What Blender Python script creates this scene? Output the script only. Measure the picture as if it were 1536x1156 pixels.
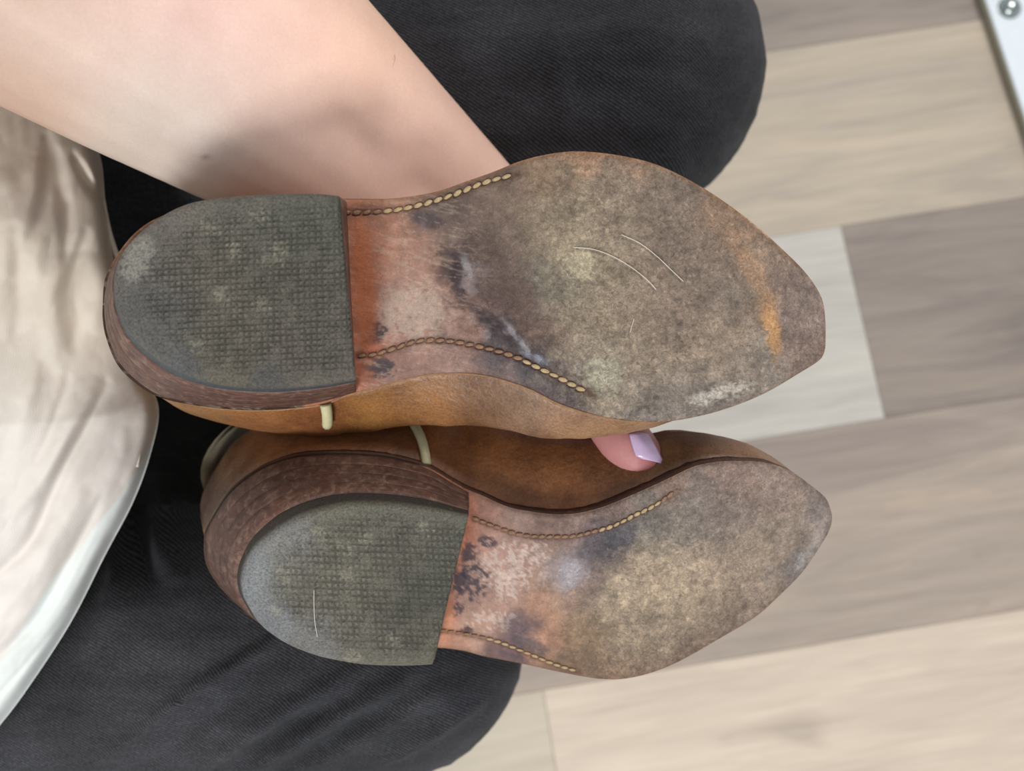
import bpy, bmesh, math, random
import numpy as np
from mathutils import Vector, Matrix
random.seed(7); rng = np.random.default_rng(7)
for o in list(bpy.data.objects): bpy.data.objects.remove(o)
scn = bpy.context.scene

# ------------------------------------------------------------------ camera
F = 1160.0; TH = math.radians(8); D0 = 0.9
AX = np.array([0, math.sin(TH), -math.cos(TH)])
UP = np.array([0, math.cos(TH), math.sin(TH)])
RT = np.array([1.0, 0, 0])
CAM = np.array([0, 0, D0*math.cos(TH)])
cd = bpy.data.cameras.new('camera'); cam = bpy.data.objects.new('camera', cd)
scn.collection.objects.link(cam); scn.camera = cam
cam.location = CAM; cam.rotation_euler = (TH, 0, 0)
cd.sensor_width = 36; cd.sensor_fit = 'HORIZONTAL'; cd.lens = 36*F/1536
cd.clip_start = 0.01; cd.clip_end = 50
cd.dof.use_dof = True; cd.dof.focus_distance = 0.325; cd.dof.aperture_fstop = 6.5
# ------------------------------------------------------------------ light
w = bpy.data.worlds.new('room_light'); scn.world = w; w.use_nodes = True
w.node_tree.nodes['Background'].inputs[0].default_value = (0.93, 0.96, 1.0, 1)
w.node_tree.nodes['Background'].inputs[1].default_value = 0.54
def area(name, loc, target, sx, sy, power, col):
    l = bpy.data.lights.new(name, 'AREA'); l.shape = 'RECTANGLE'; l.size = sx; l.size_y = sy
    l.energy = power; l.color = col
    o = bpy.data.objects.new(name, l); scn.collection.objects.link(o)
    o.location = loc
    o.rotation_euler = (Vector(target)-Vector(loc)).to_track_quat('-Z', 'Y').to_euler()
    return o
area('window_daylight', (-0.5, -2.1, 2.0), (0.1, 0, 0.5), 0.75, 0.7, 58, (1.0, 0.985, 0.96))
area('ceiling_lamp', (1.0, 1.4, 2.4), (0.1, 0.1, 0.5), 0.9, 0.5, 34, (1.0, 0.95, 0.88))
scn.view_settings.view_transform = 'Standard'; scn.view_settings.look = 'None'
scn.view_settings.gamma = 1.0; scn.view_settings.exposure = -0.1
scn.view_settings.use_curve_mapping = False

# ------------------------------------------------------------------ helpers
def PC(px, py, d):
    """pixel + depth -> camera frame (right, down, depth), metres"""
    px, py, d = np.broadcast_arrays(np.asarray(px, float), np.asarray(py, float), np.asarray(d, float))
    return np.stack([(px-768)/F*d, (py-578)/F*d, d], -1)
def toW(c):
    c = np.asarray(c, float)
    return CAM + c[..., 0:1]*RT - c[..., 1:2]*UP + c[..., 2:3]*AX
def toC(wp):
    v = np.asarray(wp, float)-CAM
    return np.stack([v@RT, -(v@UP), v@AX], -1)
def toPx(wp):
    c = toC(wp); return 768+c[..., 0]/c[..., 2]*F, 578+c[..., 1]/c[..., 2]*F
def W(px, py, d): return toW(PC(px, py, d))
def lin(c):
    c = np.asarray(c, float)/255.0
    return np.where(c <= 0.04045, c/12.92, ((c+0.055)/1.055)**2.4)
def cat(pts, n=8, closed=False):
    p = np.asarray(pts, float); N = len(p); out = []
    segs = N if closed else N-1
    for i in range(segs):
        if closed: a, b, c, d = p[(i-1) % N], p[i], p[(i+1) % N], p[(i+2) % N]
        else: a, b, c, d = p[max(i-1, 0)], p[i], p[i+1], p[min(i+2, N-1)]
        for t in np.arange(n)/n:
            out.append(0.5*((2*b)+(-a+c)*t+(2*a-5*b+4*c-d)*t*t+(-a+3*b-3*c+d)*t**3))
    if not closed: out.append(p[-1])
    return np.array(out)
def resample(p, n):
    s = np.r_[0, np.cumsum(np.linalg.norm(np.diff(p, axis=0), axis=1))]
    u = np.linspace(0, s[-1], n)
    return np.stack([np.interp(u, s, p[:, k]) for k in range(p.shape[1])], -1)
_tab = np.random.default_rng(3).random((256, 256))
def vnoise(x, y, seed=0):
    x = np.asarray(x, float)+seed*17.3; y = np.asarray(y, float)+seed*31.7
    xi = np.floor(x).astype(int); yi = np.floor(y).astype(int); fx = x-xi; fy = y-yi
    fx = fx*fx*(3-2*fx); fy = fy*fy*(3-2*fy)
    g = lambda a, b: _tab[a % 256, b % 256]
    return (g(xi, yi)*(1-fx)*(1-fy)+g(xi+1, yi)*fx*(1-fy)+g(xi, yi+1)*(1-fx)*fy+g(xi+1, yi+1)*fx*fy)*2-1
def fbm(x, y, seed=0, o=4):
    s = 0; a = 0.55
    for k in range(o): s = s+a*vnoise(x*2**k, y*2**k, seed+k*5); a *= 0.55
    return s
def dist_poly(x, y, pts):
    best = np.full(np.shape(x), 1e9)
    for a, b in zip(pts[:-1], pts[1:]):
        a = np.asarray(a, float); b = np.asarray(b, float); v = b-a; L = v@v+1e-9
        t = np.clip(((x-a[0])*v[0]+(y-a[1])*v[1])/L, 0, 1)
        best = np.minimum(best, np.hypot(x-a[0]-t*v[0], y-a[1]-t*v[1]))
    return best

def fold(x, y, pts, wd):
    """gaussian ridge along a polyline that fades out at both ends"""
    p = cat(pts, 6); s = np.r_[0, np.cumsum(np.linalg.norm(np.diff(p, axis=0), axis=1))]
    best = np.full(np.shape(x), 1e9); bt = np.zeros(np.shape(x))
    for k in range(len(p)-1):
        v = p[k+1]-p[k]; L = v@v+1e-9
        t = np.clip(((x-p[k][0])*v[0]+(y-p[k][1])*v[1])/L, 0, 1)
        d = np.hypot(x-p[k][0]-t*v[0], y-p[k][1]-t*v[1]); m = d < best
        best = np.where(m, d, best); bt = np.where(m, (s[k]+t*(s[k+1]-s[k]))/s[-1], bt)
    return np.exp(-(best/(wd*(0.6+0.9*bt*(1-bt)*2)))**2)*np.sin(np.pi*np.clip(bt, 0, 1))**0.7

col = scn.collection
def tag(o, label=None, cat_=None, group=None, kind=None):
    if label: o['label'] = label
    if cat_: o['category'] = cat_
    if group: o['group'] = group
    if kind: o['kind'] = kind
    return o
def empty(name, loc):
    o = bpy.data.objects.new(name, None); col.objects.link(o); o.location = Vector(loc)
    o.empty_display_size = 0.02; return o
def absloc(p):
    v = Vector((0, 0, 0))
    while p is not None: v += p.location; p = p.parent
    return v
def mkmesh(name, V, Fc, colors=None, uv=None, smooth=True, origin=(0, 0, 0)):
    me = bpy.data.meshes.new(name)
    V = np.asarray(V, float)-np.asarray(origin, float)
    me.from_pydata(V.tolist(), [], [tuple(int(i) for i in f) for f in Fc]); me.update()
    if smooth: me.polygons.foreach_set('use_smooth', [True]*len(me.polygons))
    if colors is not None:
        a = me.color_attributes.new('Col', 'FLOAT_COLOR', 'POINT')
        a.data.foreach_set('color', (colors if colors.shape[1] == 4 else np.c_[colors, np.ones(len(colors))]).astype(np.float32).ravel())
    if uv is not None:
        l = me.uv_layers.new(name='UVMap'); idx = np.zeros(len(me.loops), np.int32)
        me.loops.foreach_get('vertex_index', idx)
        l.data.foreach_set('uv', np.asarray(uv, np.float32)[idx].ravel())
    return me
def obj(name, V, Fc, mat, parent=None, colors=None, uv=None, smooth=True, fixn=True):
    org = absloc(parent) if parent else Vector((0, 0, 0))
    me = mkmesh(name, V, Fc, colors, uv, smooth, org)
    if fixn:
        bm = bmesh.new(); bm.from_mesh(me); bmesh.ops.recalc_face_normals(bm, faces=bm.faces); bm.to_mesh(me); bm.free()
    me.materials.append(mat)
    o = bpy.data.objects.new(name, me); col.objects.link(o)
    if parent: o.parent = parent
    return o
def gridfaces(nu, nv, cu=False, cv=False, off=0):
    i = np.arange(nu if cu else nu-1); j = np.arange(nv if cv else nv-1)
    I, J = np.meshgrid(i, j, indexing='ij'); I2 = (I+1) % nu; J2 = (J+1) % nv
    return (np.stack([I*nv+J, I2*nv+J, I2*nv+J2, I*nv+J2], -1).reshape(-1, 4)+off)
def tube(pts, rad, nseg=8, capped=True):
    P = np.asarray(pts, float); n = len(P); R = np.broadcast_to(np.asarray(rad, float), (n,))
    T = np.gradient(P, axis=0); T /= np.linalg.norm(T, axis=1)[:, None]+1e-12
    V = []; ref = np.array([0.13, 0.31, 0.94])
    for k in range(n):
        a = np.cross(T[k], ref); a /= np.linalg.norm(a); b = np.cross(T[k], a)
        for j in range(nseg):
            t = 2*math.pi*j/nseg; V.append(P[k]+R[k]*(math.cos(t)*a+math.sin(t)*b))
    Fc = [tuple(f) for f in gridfaces(n, nseg, cv=True)]
    if capped: Fc += [tuple(range(nseg)), tuple((n-1)*nseg+j for j in range(nseg))]
    return np.array(V), Fc

# ------------------------------------------------------------------ materials
def mat_new(name, rough=0.7, spec=0.3):
    m = bpy.data.materials.new(name); m.use_nodes = True
    nt = m.node_tree; b = nt.nodes['Principled BSDF']
    b.inputs['Roughness'].default_value = rough; b.inputs['Specular IOR Level'].default_value = spec
    return m, nt, b
def N(nt, t, **kw):
    n = nt.nodes.new(t)
    for k, v in kw.items():
        if hasattr(n, k): setattr(n, k, v)
        else: n.inputs[k].default_value = v
    return n
def ramp(nt, fac, stops):
    r = nt.nodes.new('ShaderNodeValToRGB'); e = r.color_ramp.elements
    while len(e) < len(stops): e.new(0.5)
    for k, (p, c) in enumerate(stops):
        e[k].position = p; e[k].color = (*c, 1) if len(c) == 3 else c
    nt.links.new(fac, r.inputs[0]); return r.outputs[0]
def mix(nt, a, b, fac, mode='MIX'):
    n = nt.nodes.new('ShaderNodeMix'); n.data_type = 'RGBA'; n.blend_type = mode
    for s, v in ((n.inputs[6], a), (n.inputs[7], b), (n.inputs[0], fac)):
        if hasattr(v, 'is_linked'): nt.links.new(v, s)
        elif isinstance(v, (int, float)): s.default_value = v
        else: s.default_value = (*v, 1)
    return n.outputs[2]
def noise(nt, scale, detail=4, rough=0.6, vec=None, dist=0.0):
    n = N(nt, 'ShaderNodeTexNoise'); n.inputs['Scale'].default_value = scale
    n.inputs['Detail'].default_value = detail; n.inputs['Roughness'].default_value = rough
    n.inputs['Distortion'].default_value = dist
    if vec is not None: nt.links.new(vec, n.inputs['Vector'])
    return n.outputs['Fac']
def geo_pos(nt): return N(nt, 'ShaderNodeNewGeometry').outputs['Position']
def mapping(nt, vec, scale=(1, 1, 1), rot=(0, 0, 0)):
    m = N(nt, 'ShaderNodeMapping'); m.inputs['Scale'].default_value = scale; m.inputs['Rotation'].default_value = rot
    nt.links.new(vec, m.inputs['Vector']); return m.outputs[0]
def bump(nt, b, h, dist, strength=1.0):
    n = N(nt, 'ShaderNodeBump'); n.inputs['Distance'].default_value = dist; n.inputs['Strength'].default_value = strength
    nt.links.new(h, n.inputs['Height']); nt.links.new(n.outputs[0], b.inputs['Normal']); return n
def vcol(nt): return N(nt, 'ShaderNodeVertexColor', layer_name='Col').outputs['Color']

def m_leather(name, rough, spec):
    """worn leather: vertex colour x fibrous speckle (strength in alpha) + relief"""
    m, nt, b = mat_new(name, rough, spec); p = geo_pos(nt)
    vc = N(nt, 'ShaderNodeVertexColor', layer_name='Col')
    n1 = noise(nt, 560, 7, 0.78, p, 0.9); n2 = noise(nt, 150, 5, 0.7, p, 0.6)
    n4 = noise(nt, 1500, 4, 0.7, p)
    g1 = ramp(nt, n1, [(0.34, (0.42,)*3), (0.5, (0.98,)*3), (0.66, (1.62, 1.60, 1.52))])
    g2 = ramp(nt, n2, [(0.36, (0.74,)*3), (0.64, (1.26, 1.25, 1.22))])
    g4 = ramp(nt, n4, [(0.36, (0.8,)*3), (0.64, (1.2,)*3)])
    full = mix(nt, g1, g2, 1.0, 'MULTIPLY'); full = mix(nt, full, g4, 1.0, 'MULTIPLY')
    full = mix(nt, (1, 1, 1), full, vc.outputs['Alpha'])
    c = mix(nt, vc.outputs['Color'], full, 1.0, 'MULTIPLY')
    n3 = noise(nt, 420, 3, 0.85, mapping(nt, p, (1, 1, 1), (0.3, 0.5, 0.9)), 2.2)
    fm = ramp(nt, n3, [(0.68, (0, 0, 0)), (0.73, (0.5,)*3)])
    c = mix(nt, c, tuple(lin((196, 186, 172))), fm)
    n5 = noise(nt, 700, 3, 0.8, mapping(nt, p, (1, 1, 1), (0.9, 0.1, 0.4)), 1.2)
    c = mix(nt, c, tuple(lin((56, 50, 48))), ramp(nt, n5, [(0.67, (0, 0, 0)), (0.74, (0.55,)*3)]))
    nt.links.new(c, b.inputs['Base Color'])
    bump(nt, b, n1, 0.0006, 0.8); return m
M = {}
M['sole'] = m_leather('worn_sole_leather', 0.74, 0.25)
M['stack'] = None
def m_stack():
    m, nt, b = mat_new('stacked_heel_leather', 0.5, 0.4); p = geo_pos(nt)
    n1 = noise(nt, 260, 5, 0.7, p, 0.6); n2 = noise(nt, 60, 4, 0.6, p); n3 = noise(nt, 900, 3, 0.7, p)
    c = ramp(nt, n1, [(0.3, tuple(lin((62, 44, 38)))), (0.52, tuple(lin((92, 68, 59)))), (0.72, tuple(lin((132, 108, 94))))])
    c = mix(nt, c, tuple(lin((100, 60, 50))), ramp(nt, n2, [(0.5, (0, 0, 0)), (0.72, (0.5,)*3)]))
    c = mix(nt, c, tuple(lin((170, 150, 132))), ramp(nt, n3, [(0.64, (0, 0, 0)), (0.76, (0.4,)*3)]))
    c = mix(nt, c, vcol(nt), 1.0, 'MULTIPLY')
    nt.links.new(c, b.inputs['Base Color']); bump(nt, b, n1, 0.0004, 0.7); return m
M['stack'] = m_stack()
def m_upper():
    m, nt, b = mat_new('tan_upper_leather', 0.42, 0.5); p = geo_pos(nt)
    n1 = noise(nt, 45, 5, 0.6, p); n2 = noise(nt, 900, 4, 0.7, p); n3 = noise(nt, 260, 3, 0.6, p)
    c = mix(nt, vcol(nt), ramp(nt, n1, [(0.34, (0.66, 0.60, 0.56)), (0.5, (1, 1, 1)), (0.66, (1.22, 1.24, 1.26))]), 1.0, 'MULTIPLY')
    c = mix(nt, c, ramp(nt, n2, [(0.35, (0.74,)*3), (0.65, (1.24,)*3)]), 1.0, 'MULTIPLY')
    nt.links.new(c, b.inputs['Base Color']); bump(nt, b, n3, 0.0006, 0.8)
    r = ramp(nt, n1, [(0.3, (0.5,)*3), (0.7, (0.36,)*3)]); nt.links.new(r, b.inputs['Roughness']); return m
M['upper'] = m_upper()
def m_simple(name, rgb, rough=0.6, spec=0.3, nscale=300, amt=0.15, bd=0.0002, metal=0):
    m, nt, b = mat_new(name, rough, spec); p = geo_pos(nt)
    n1 = noise(nt, nscale, 4, 0.6, p)
    c = mix(nt, tuple(lin(rgb)), ramp(nt, n1, [(0.3, (1-amt,)*3), (0.7, (1+amt,)*3)]), 1.0, 'MULTIPLY')
    nt.links.new(c, b.inputs['Base Color']); b.inputs['Metallic'].default_value = metal
    if bd: bump(nt, b, n1, bd, 0.6)
    return m
M['welt'] = m_simple('dark_welt_edge', (62, 42, 36), 0.6, 0.3, 500, 0.5, 0.0006)
M['rand'] = m_simple('tan_rand_edge', (150, 112, 80), 0.6, 0.3, 500, 0.25, 0.0003)
M['thread'] = m_simple('waxed_thread', (172, 150, 114), 0.7, 0.3, 1500, 0.3, 0.0002)
M['thread_old'] = m_simple('dirty_waxed_thread', (140, 110, 88), 0.8, 0.2, 1500, 0.35, 0.0002)
M['piping'] = m_simple('cream_piping', (196, 190, 150), 0.55, 0.4, 300, 0.1, 0.0001)
M['shaft'] = m_simple('cream_shaft_leather', (190, 182, 160), 0.5, 0.4, 150, 0.15, 0.0002)
M['fibre'] = m_simple('pale_fibre', (215, 208, 196), 0.5, 0.3, 300, 0.05, 0)
def m_rubber():
    """heel rubber: raised squares cut by a grid, uv is in squares; Col.r masks the worn smooth rim"""
    m, nt, b = mat_new('heel_rubber', 0.5, 0.45); p = geo_pos(nt)
    uv = N(nt, 'ShaderNodeUVMap', uv_map='UVMap').outputs[0]
    sep = N(nt, 'ShaderNodeSeparateXYZ'); nt.links.new(uv, sep.inputs[0])
    def groove(s, wd):
        f = N(nt, 'ShaderNodeMath', operation='FRACT'); nt.links.new(s, f.inputs[0])
        a = N(nt, 'ShaderNodeMath', operation='SUBTRACT'); nt.links.new(f.outputs[0], a.inputs[0]); a.inputs[1].default_value = 0.5
        ab = N(nt, 'ShaderNodeMath', operation='ABSOLUTE'); nt.links.new(a.outputs[0], ab.inputs[0])
        mr = N(nt, 'ShaderNodeMapRange', interpolation_type='SMOOTHSTEP'); nt.links.new(ab.outputs[0], mr.inputs[0])
        mr.inputs[1].default_value = wd; mr.inputs[2].default_value = 0.47; return mr.outputs[0]
    g = N(nt, 'ShaderNodeMath', operation='MAXIMUM')
    nz = noise(nt, 500, 3, 0.7, p); jx = N(nt, 'ShaderNodeMath', operation='MULTIPLY_ADD'); nt.links.new(nz, jx.inputs[0]); jx.inputs[1].default_value = 0.5; nt.links.new(sep.outputs[0], jx.inputs[2])
    jy = N(nt, 'ShaderNodeMath', operation='MULTIPLY_ADD'); nt.links.new(nz, jy.inputs[0]); jy.inputs[1].default_value = 0.4; nt.links.new(sep.outputs[1], jy.inputs[2])
    gx = N(nt, 'ShaderNodeMath', operation='MULTIPLY'); nt.links.new(groove(jx.outputs[0], 0.18), gx.inputs[0]); gx.inputs[1].default_value = 0.8
    nt.links.new(gx.outputs[0], g.inputs[0]); nt.links.new(groove(jy.outputs[0], 0.16), g.inputs[1])
    vc = N(nt, 'ShaderNodeVertexColor', layer_name='Mask')
    sp = N(nt, 'ShaderNodeSeparateColor'); nt.links.new(vc.outputs['Color'], sp.inputs[0])
    nw = noise(nt, 150, 4, 0.65, p)
    wear = ramp(nt, nw, [(0.36, (0.25,)*3), (0.58, (1,)*3)])
    gm = N(nt, 'ShaderNodeMath', operation='MULTIPLY'); nt.links.new(g.outputs[0], gm.inputs[0]); nt.links.new(sp.outputs[0], gm.inputs[1])
    gm2 = N(nt, 'ShaderNodeMath', operation='MULTIPLY'); nt.links.new(gm.outputs[0], gm2.inputs[0]); nt.links.new(wear, gm2.inputs[1])
    n1 = noise(nt, 1000, 5, 0.75, p)
    c = mix(nt, vcol(nt), ramp(nt, n1, [(0.34, (0.48,)*3), (0.5, (1, 1, 1)), (0.68, (1.55, 1.53, 1.42))]), 1.0, 'MULTIPLY')
    gd = N(nt, 'ShaderNodeMath', operation='MULTIPLY'); nt.links.new(gm2.outputs[0], gd.inputs[0]); gd.inputs[1].default_value = 0.6
    c = mix(nt, c, tuple(lin((38, 38, 33))), gd.outputs[0])
    n5 = noise(nt, 330, 4, 0.85, p, 1.6); n6 = noise(nt, 60, 3, 0.6, p)
    fm = mix(nt, ramp(nt, n5, [(0.60, (0, 0, 0)), (0.70, (0.6,)*3)]), ramp(nt, n6, [(0.42, (0.1,)*3), (0.62, (1,)*3)]), 1.0, 'MULTIPLY')
    c = mix(nt, c, tuple(lin((158, 152, 128))), fm)
    nt.links.new(c, b.inputs['Base Color'])
    inv = N(nt, 'ShaderNodeMath', operation='MULTIPLY_ADD'); nt.links.new(gm2.outputs[0], inv.inputs[0]); inv.inputs[1].default_value = -1.0
    nt.links.new(n1, inv.inputs[2])
    bump(nt, b, inv.outputs[0], 0.0008, 1.0); return m
M['rubber'] = m_rubber()
def m_denim():
    m, nt, b = mat_new('black_denim', 0.9, 0.12); p = geo_pos(nt)
    tw = N(nt, 'ShaderNodeTexWave', wave_type='BANDS', bands_direction='X'); tw.inputs['Scale'].default_value = 215
    tw.inputs['Distortion'].default_value = 1.2; tw.inputs['Detail'].default_value = 2; tw.inputs['Detail Scale'].default_value = 3
    nt.links.new(mapping(nt, p, (1, 1, 0.35), (0, 0, math.radians(-62))), tw.inputs['Vector'])
    n1 = noise(nt, 9, 4, 0.6, p); n2 = noise(nt, 55, 4, 0.7, mapping(nt, p, (0.25, 1.4, 1))); n3 = noise(nt, 1100, 3, 0.7, p)
    c = mix(nt, tuple(lin((22, 23, 25))), tuple(lin((66, 67, 70))), tw.outputs['Fac'])
    c = mix(nt, c, ramp(nt, n1, [(0.3, (0.7, 0.7, 0.72)), (0.7, (1.35, 1.33, 1.38))]), 1.0, 'MULTIPLY')
    c = mix(nt, c, ramp(nt, n2, [(0.3, (0.8,)*3), (0.7, (1.25,)*3)]), 1.0, 'MULTIPLY')
    c = mix(nt, c, ramp(nt, n3, [(0.34, (0.5,)*3), (0.66, (1.6,)*3)]), 1.0, 'MULTIPLY')
    nt.links.new(c, b.inputs['Base Color']); bump(nt, b, tw.outputs['Fac'], 0.00018, 0.5)
    b.inputs['Sheen Weight'].default_value = 0.06; b.inputs['Sheen Roughness'].default_value = 0.5; return m
M['denim'] = m_denim()
def m_shirt():
    m, nt, b = mat_new('cream_cotton', 0.9, 0.1); p = geo_pos(nt)
    a = N(nt, 'ShaderNodeTexWave', bands_direction='X'); a.inputs['Scale'].default_value = 420
    c2 = N(nt, 'ShaderNodeTexWave', bands_direction='Y'); c2.inputs['Scale'].default_value = 420
    for t in (a, c2): t.inputs['Distortion'].default_value = 2.5; t.inputs['Detail'].default_value = 2; nt.links.new(p, t.inputs['Vector'])
    s = N(nt, 'ShaderNodeMath', operation='ADD'); nt.links.new(a.outputs['Fac'], s.inputs[0]); nt.links.new(c2.outputs['Fac'], s.inputs[1])
    n1 = noise(nt, 60, 4, 0.6, p)
    c = mix(nt, vcol(nt), ramp(nt, n1, [(0.3, (0.95,)*3), (0.7, (1.05,)*3)]), 1.0, 'MULTIPLY')
    nt.links.new(c, b.inputs['Base Color']); bump(nt, b, s.outputs[0], 0.00005, 0.3); return m
M['shirt'] = m_shirt()
def m_skin():
    m, nt, b = mat_new('skin', 0.5, 0.35); p = geo_pos(nt)
    n1 = noise(nt, 35, 4, 0.6, p); n2 = noise(nt, 800, 3, 0.6, p)
    c = mix(nt, vcol(nt), ramp(nt, n1, [(0.3, (0.95, 0.93, 0.93)), (0.7, (1.05, 1.06, 1.06))]), 1.0, 'MULTIPLY')
    c = mix(nt, c, ramp(nt, n2, [(0.3, (0.96,)*3), (0.7, (1.04,)*3)]), 1.0, 'MULTIPLY')
    nt.links.new(c, b.inputs['Base Color']); bump(nt, b, n2, 0.0001, 0.4)
    b.inputs['Subsurface Weight'].default_value = 0.12; b.inputs['Subsurface Radius'].default_value = (1, 0.35, 0.2)
    b.inputs['Subsurface Scale'].default_value = 0.006; return m
M['skin'] = m_skin()
M['nail'] = m_simple('lilac_nail_polish', (206, 180, 214), 0.18, 0.6, 100, 0.03, 0)
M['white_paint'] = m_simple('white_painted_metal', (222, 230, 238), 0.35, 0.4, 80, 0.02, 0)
M['edge_paint'] = m_simple('dark_olive_panel_edge', (120, 116, 100), 0.5, 0.3, 80, 0.05, 0)  # dark olive tone for the strip along the panel edge
M['chrome'] = m_simple('zinc_bolt', (170, 180, 178), 0.22, 0.6, 300, 0.05, 0, 1.0)
M['gap'] = m_simple('floor_underlay', (60, 54, 48), 0.9, 0.1, 50, 0.1, 0)
M['sock'] = m_simple('black_sock', (30, 30, 33), 0.9, 0.1, 400, 0.2, 0.0002)
M['chair'] = m_simple('black_chair_fabric', (28, 28, 30), 0.9, 0.1, 600, 0.3, 0.0003)

# ------------------------------------------------------------------ floor
PA = math.radians(9.15); PT = np.array([math.cos(PA), math.sin(PA)]); PN = np.array([-math.sin(PA), math.cos(PA)])
def m_plank(name, base, dark, warm):
    m, nt, b = mat_new(name, 0.5, 0.3)
    tc = N(nt, 'ShaderNodeTexCoord').outputs['Object']
    inf = N(nt, 'ShaderNodeObjectInfo').outputs['Random']
    add = N(nt, 'ShaderNodeVectorMath', operation='ADD'); nt.links.new(tc, add.inputs[0])
    cb = N(nt, 'ShaderNodeCombineXYZ'); ml = N(nt, 'ShaderNodeMath', operation='MULTIPLY'); nt.links.new(inf, ml.inputs[0]); ml.inputs[1].default_value = 40
    nt.links.new(ml.outputs[0], cb.inputs[0]); nt.links.new(ml.outputs[0], cb.inputs[2]); nt.links.new(cb.outputs[0], add.inputs[1])
    v = add.outputs[0]
    n1 = noise(nt, 3.0, 5, 0.6, mapping(nt, v, (0.9, 6, 1)), 0.8)
    n2 = noise(nt, 14, 5, 0.65, mapping(nt, v, (0.5, 9, 1)), 0.5)
    n3 = noise(nt, 5, 3, 0.5, mapping(nt, v, (1, 2.2, 1)), 1.0)
    c = ramp(nt, n1, [(0.30, tuple(lin(dark))), (0.5, tuple(lin(base))), (0.72, tuple(lin(warm)))])
    c = mix(nt, c, ramp(nt, n2, [(0.3, (0.88, 0.875, 0.87)), (0.6, (1.03, 1.03, 1.03))]), 1.0, 'MULTIPLY')
    k = ramp(nt, n3, [(0.70, (0, 0, 0)), (0.80, (0.35,)*3)])
    c = mix(nt, c, tuple(lin(tuple(x*0.72 for x in dark))), k)
    nt.links.new(c, b.inputs['Base Color']); bump(nt, b, n2, 0.0004, 0.3); return m
MP = {'taupe': m_plank('taupe_plank', (145, 135, 127), (126, 117, 112), (160, 147, 136)),
      'beige': m_plank('beige_plank', (180, 168, 152), (162, 153, 144), (192, 178, 159)),
      'pale': m_plank('pale_grey_plank', (190, 187, 180), (182, 179, 172), (197, 193, 184)),
      'warm': m_plank('warm_grey_plank', (164, 152, 142), (148, 137, 130), (180, 165, 150)),
      'light': m_plank('light_beige_plank', (208, 193, 177), (196, 182, 168), (218, 204, 187)),
      'cream': m_plank('cream_plank', (198, 188, 171), (190, 180, 164), (206, 196, 178))}
floor = obj('floor', [(-2.5, -2.5, -0.02), (2.5, -2.5, -0.02), (2.5, 2.5, -0.02), (-2.5, 2.5, -0.02),
                      (-2.5, -2.5, -0.008), (2.5, -2.5, -0.008), (2.5, 2.5, -0.008), (-2.5, 2.5, -0.008)],
            [(0, 1, 2, 3), (4, 5, 6, 7), (0, 1, 5, 4), (1, 2, 6, 5), (2, 3, 7, 6), (3, 0, 4, 7)], M['gap'], smooth=False)
floor['kind'] = 'structure'
PW = 0.234; PL = 1.30
_pl = {}
def plank_mesh(L, mat):
    key = (round(L, 3), mat.name)
    if key in _pl: return _pl[key]
    g = 0.0002; b = 0.0005; t = 0.008; V = []; Fc = []
    x0, x1, y0, y1 = -L/2+g, L/2-g, -PW/2+g, PW/2-g
    for z, i in ((-t, 0), (-b, 0), (0, b)):
        V += [(x0+i, y0+i, z), (x1-i, y0+i, z), (x1-i, y1-i, z), (x0+i, y1-i, z)]
    for k in (0, 4):
        for j in range(4): Fc.append((k+j, k+(j+1) % 4, k+4+(j+1) % 4, k+4+j))
    Fc.append((8, 9, 10, 11))
    me = mkmesh('plank', V, Fc, smooth=False); me.materials.append(mat); _pl[key] = me; return me
# row k spans PN in [0.0175+(k-1)*PW, 0.0175+k*PW]; joints: offset of one joint in the row and tone to its left / right
rows = {3: (0.1, 'warm', 'taupe'), 2: (-0.35, 'pale', 'beige'), 1: (0.440, 'pale', 'taupe'), 0: (-0.25, 'taupe', 'warm'), -1: (0.0, 'cream', 'light')}
seq = ['warm', 'beige', 'taupe', 'pale', 'light', 'cream']
for k in range(-7, 10):
    j0, a, c = rows.get(k, (random.uniform(-.6, .6), random.choice(seq), random.choice(seq)))
    for q in (-2, -1, 0, 1):
        tone = {-1: a, 0: c}.get(q, random.choice(seq))
        cx = j0+(q+0.5)*PL; cy = 0.0175+(k-0.5)*PW
        p = PT*cx+PN*cy
        if max(abs(p[0]), abs(p[1])) > 2.05: continue
        o = bpy.data.objects.new('plank', plank_mesh(PL, MP[tone])); col.objects.link(o); o.parent = floor
        o.location = (p[0], p[1], 0); o.rotation_euler = (0, 0, PA)

# ------------------------------------------------------------------ white panel with bolt (top right)
def box_pts(c4_top, thick):
    c = np.asarray(c4_top); d = np.array([0, 0, -thick]); return np.r_[c, c+d]
def on_plane(px, py, z):
    v = W(px, py, 1.0)-CAM; return CAM+v*((z-CAM[2])/v[2])
zt = 0.014
e0 = on_plane(1480, 0, zt); e1 = on_plane(1538, 172, zt); dr = (e1-e0)/np.linalg.norm(e1-e0); sd = np.array([-dr[1], dr[0], 0])
if sd[0] < 0: sd = -sd
A0 = e0-dr*0.35; A1 = e1+dr*0.5
def rounded_slab(name, A, B, side, width, top, thick, r, mat, parent):
    prof = [(0, -thick), (0, -r), (r*0.3, -r*0.3), (r, 0), (width-r, 0), (width-r*0.3, -r*0.3), (width, -r), (width, -thick)]
    V = []
    for P_ in (A, B):
        for s, z in prof: V.append((P_[0]+side[0]*s, P_[1]+side[1]*s, top+z))
    n = len(prof); Fc = [(i, (i+1) % n, n+(i+1) % n, n+i) for i in range(n)]+[tuple(range(n)), tuple(range(n, 2*n))]
    return obj(name, V, Fc, mat, parent, smooth=False)
pr = empty('furniture_panel', ((e0[0]), e0[1], 0))
tag(pr, 'white painted furniture panel edge with a zinc bolt, top right corner on the floor', 'furniture')
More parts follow.
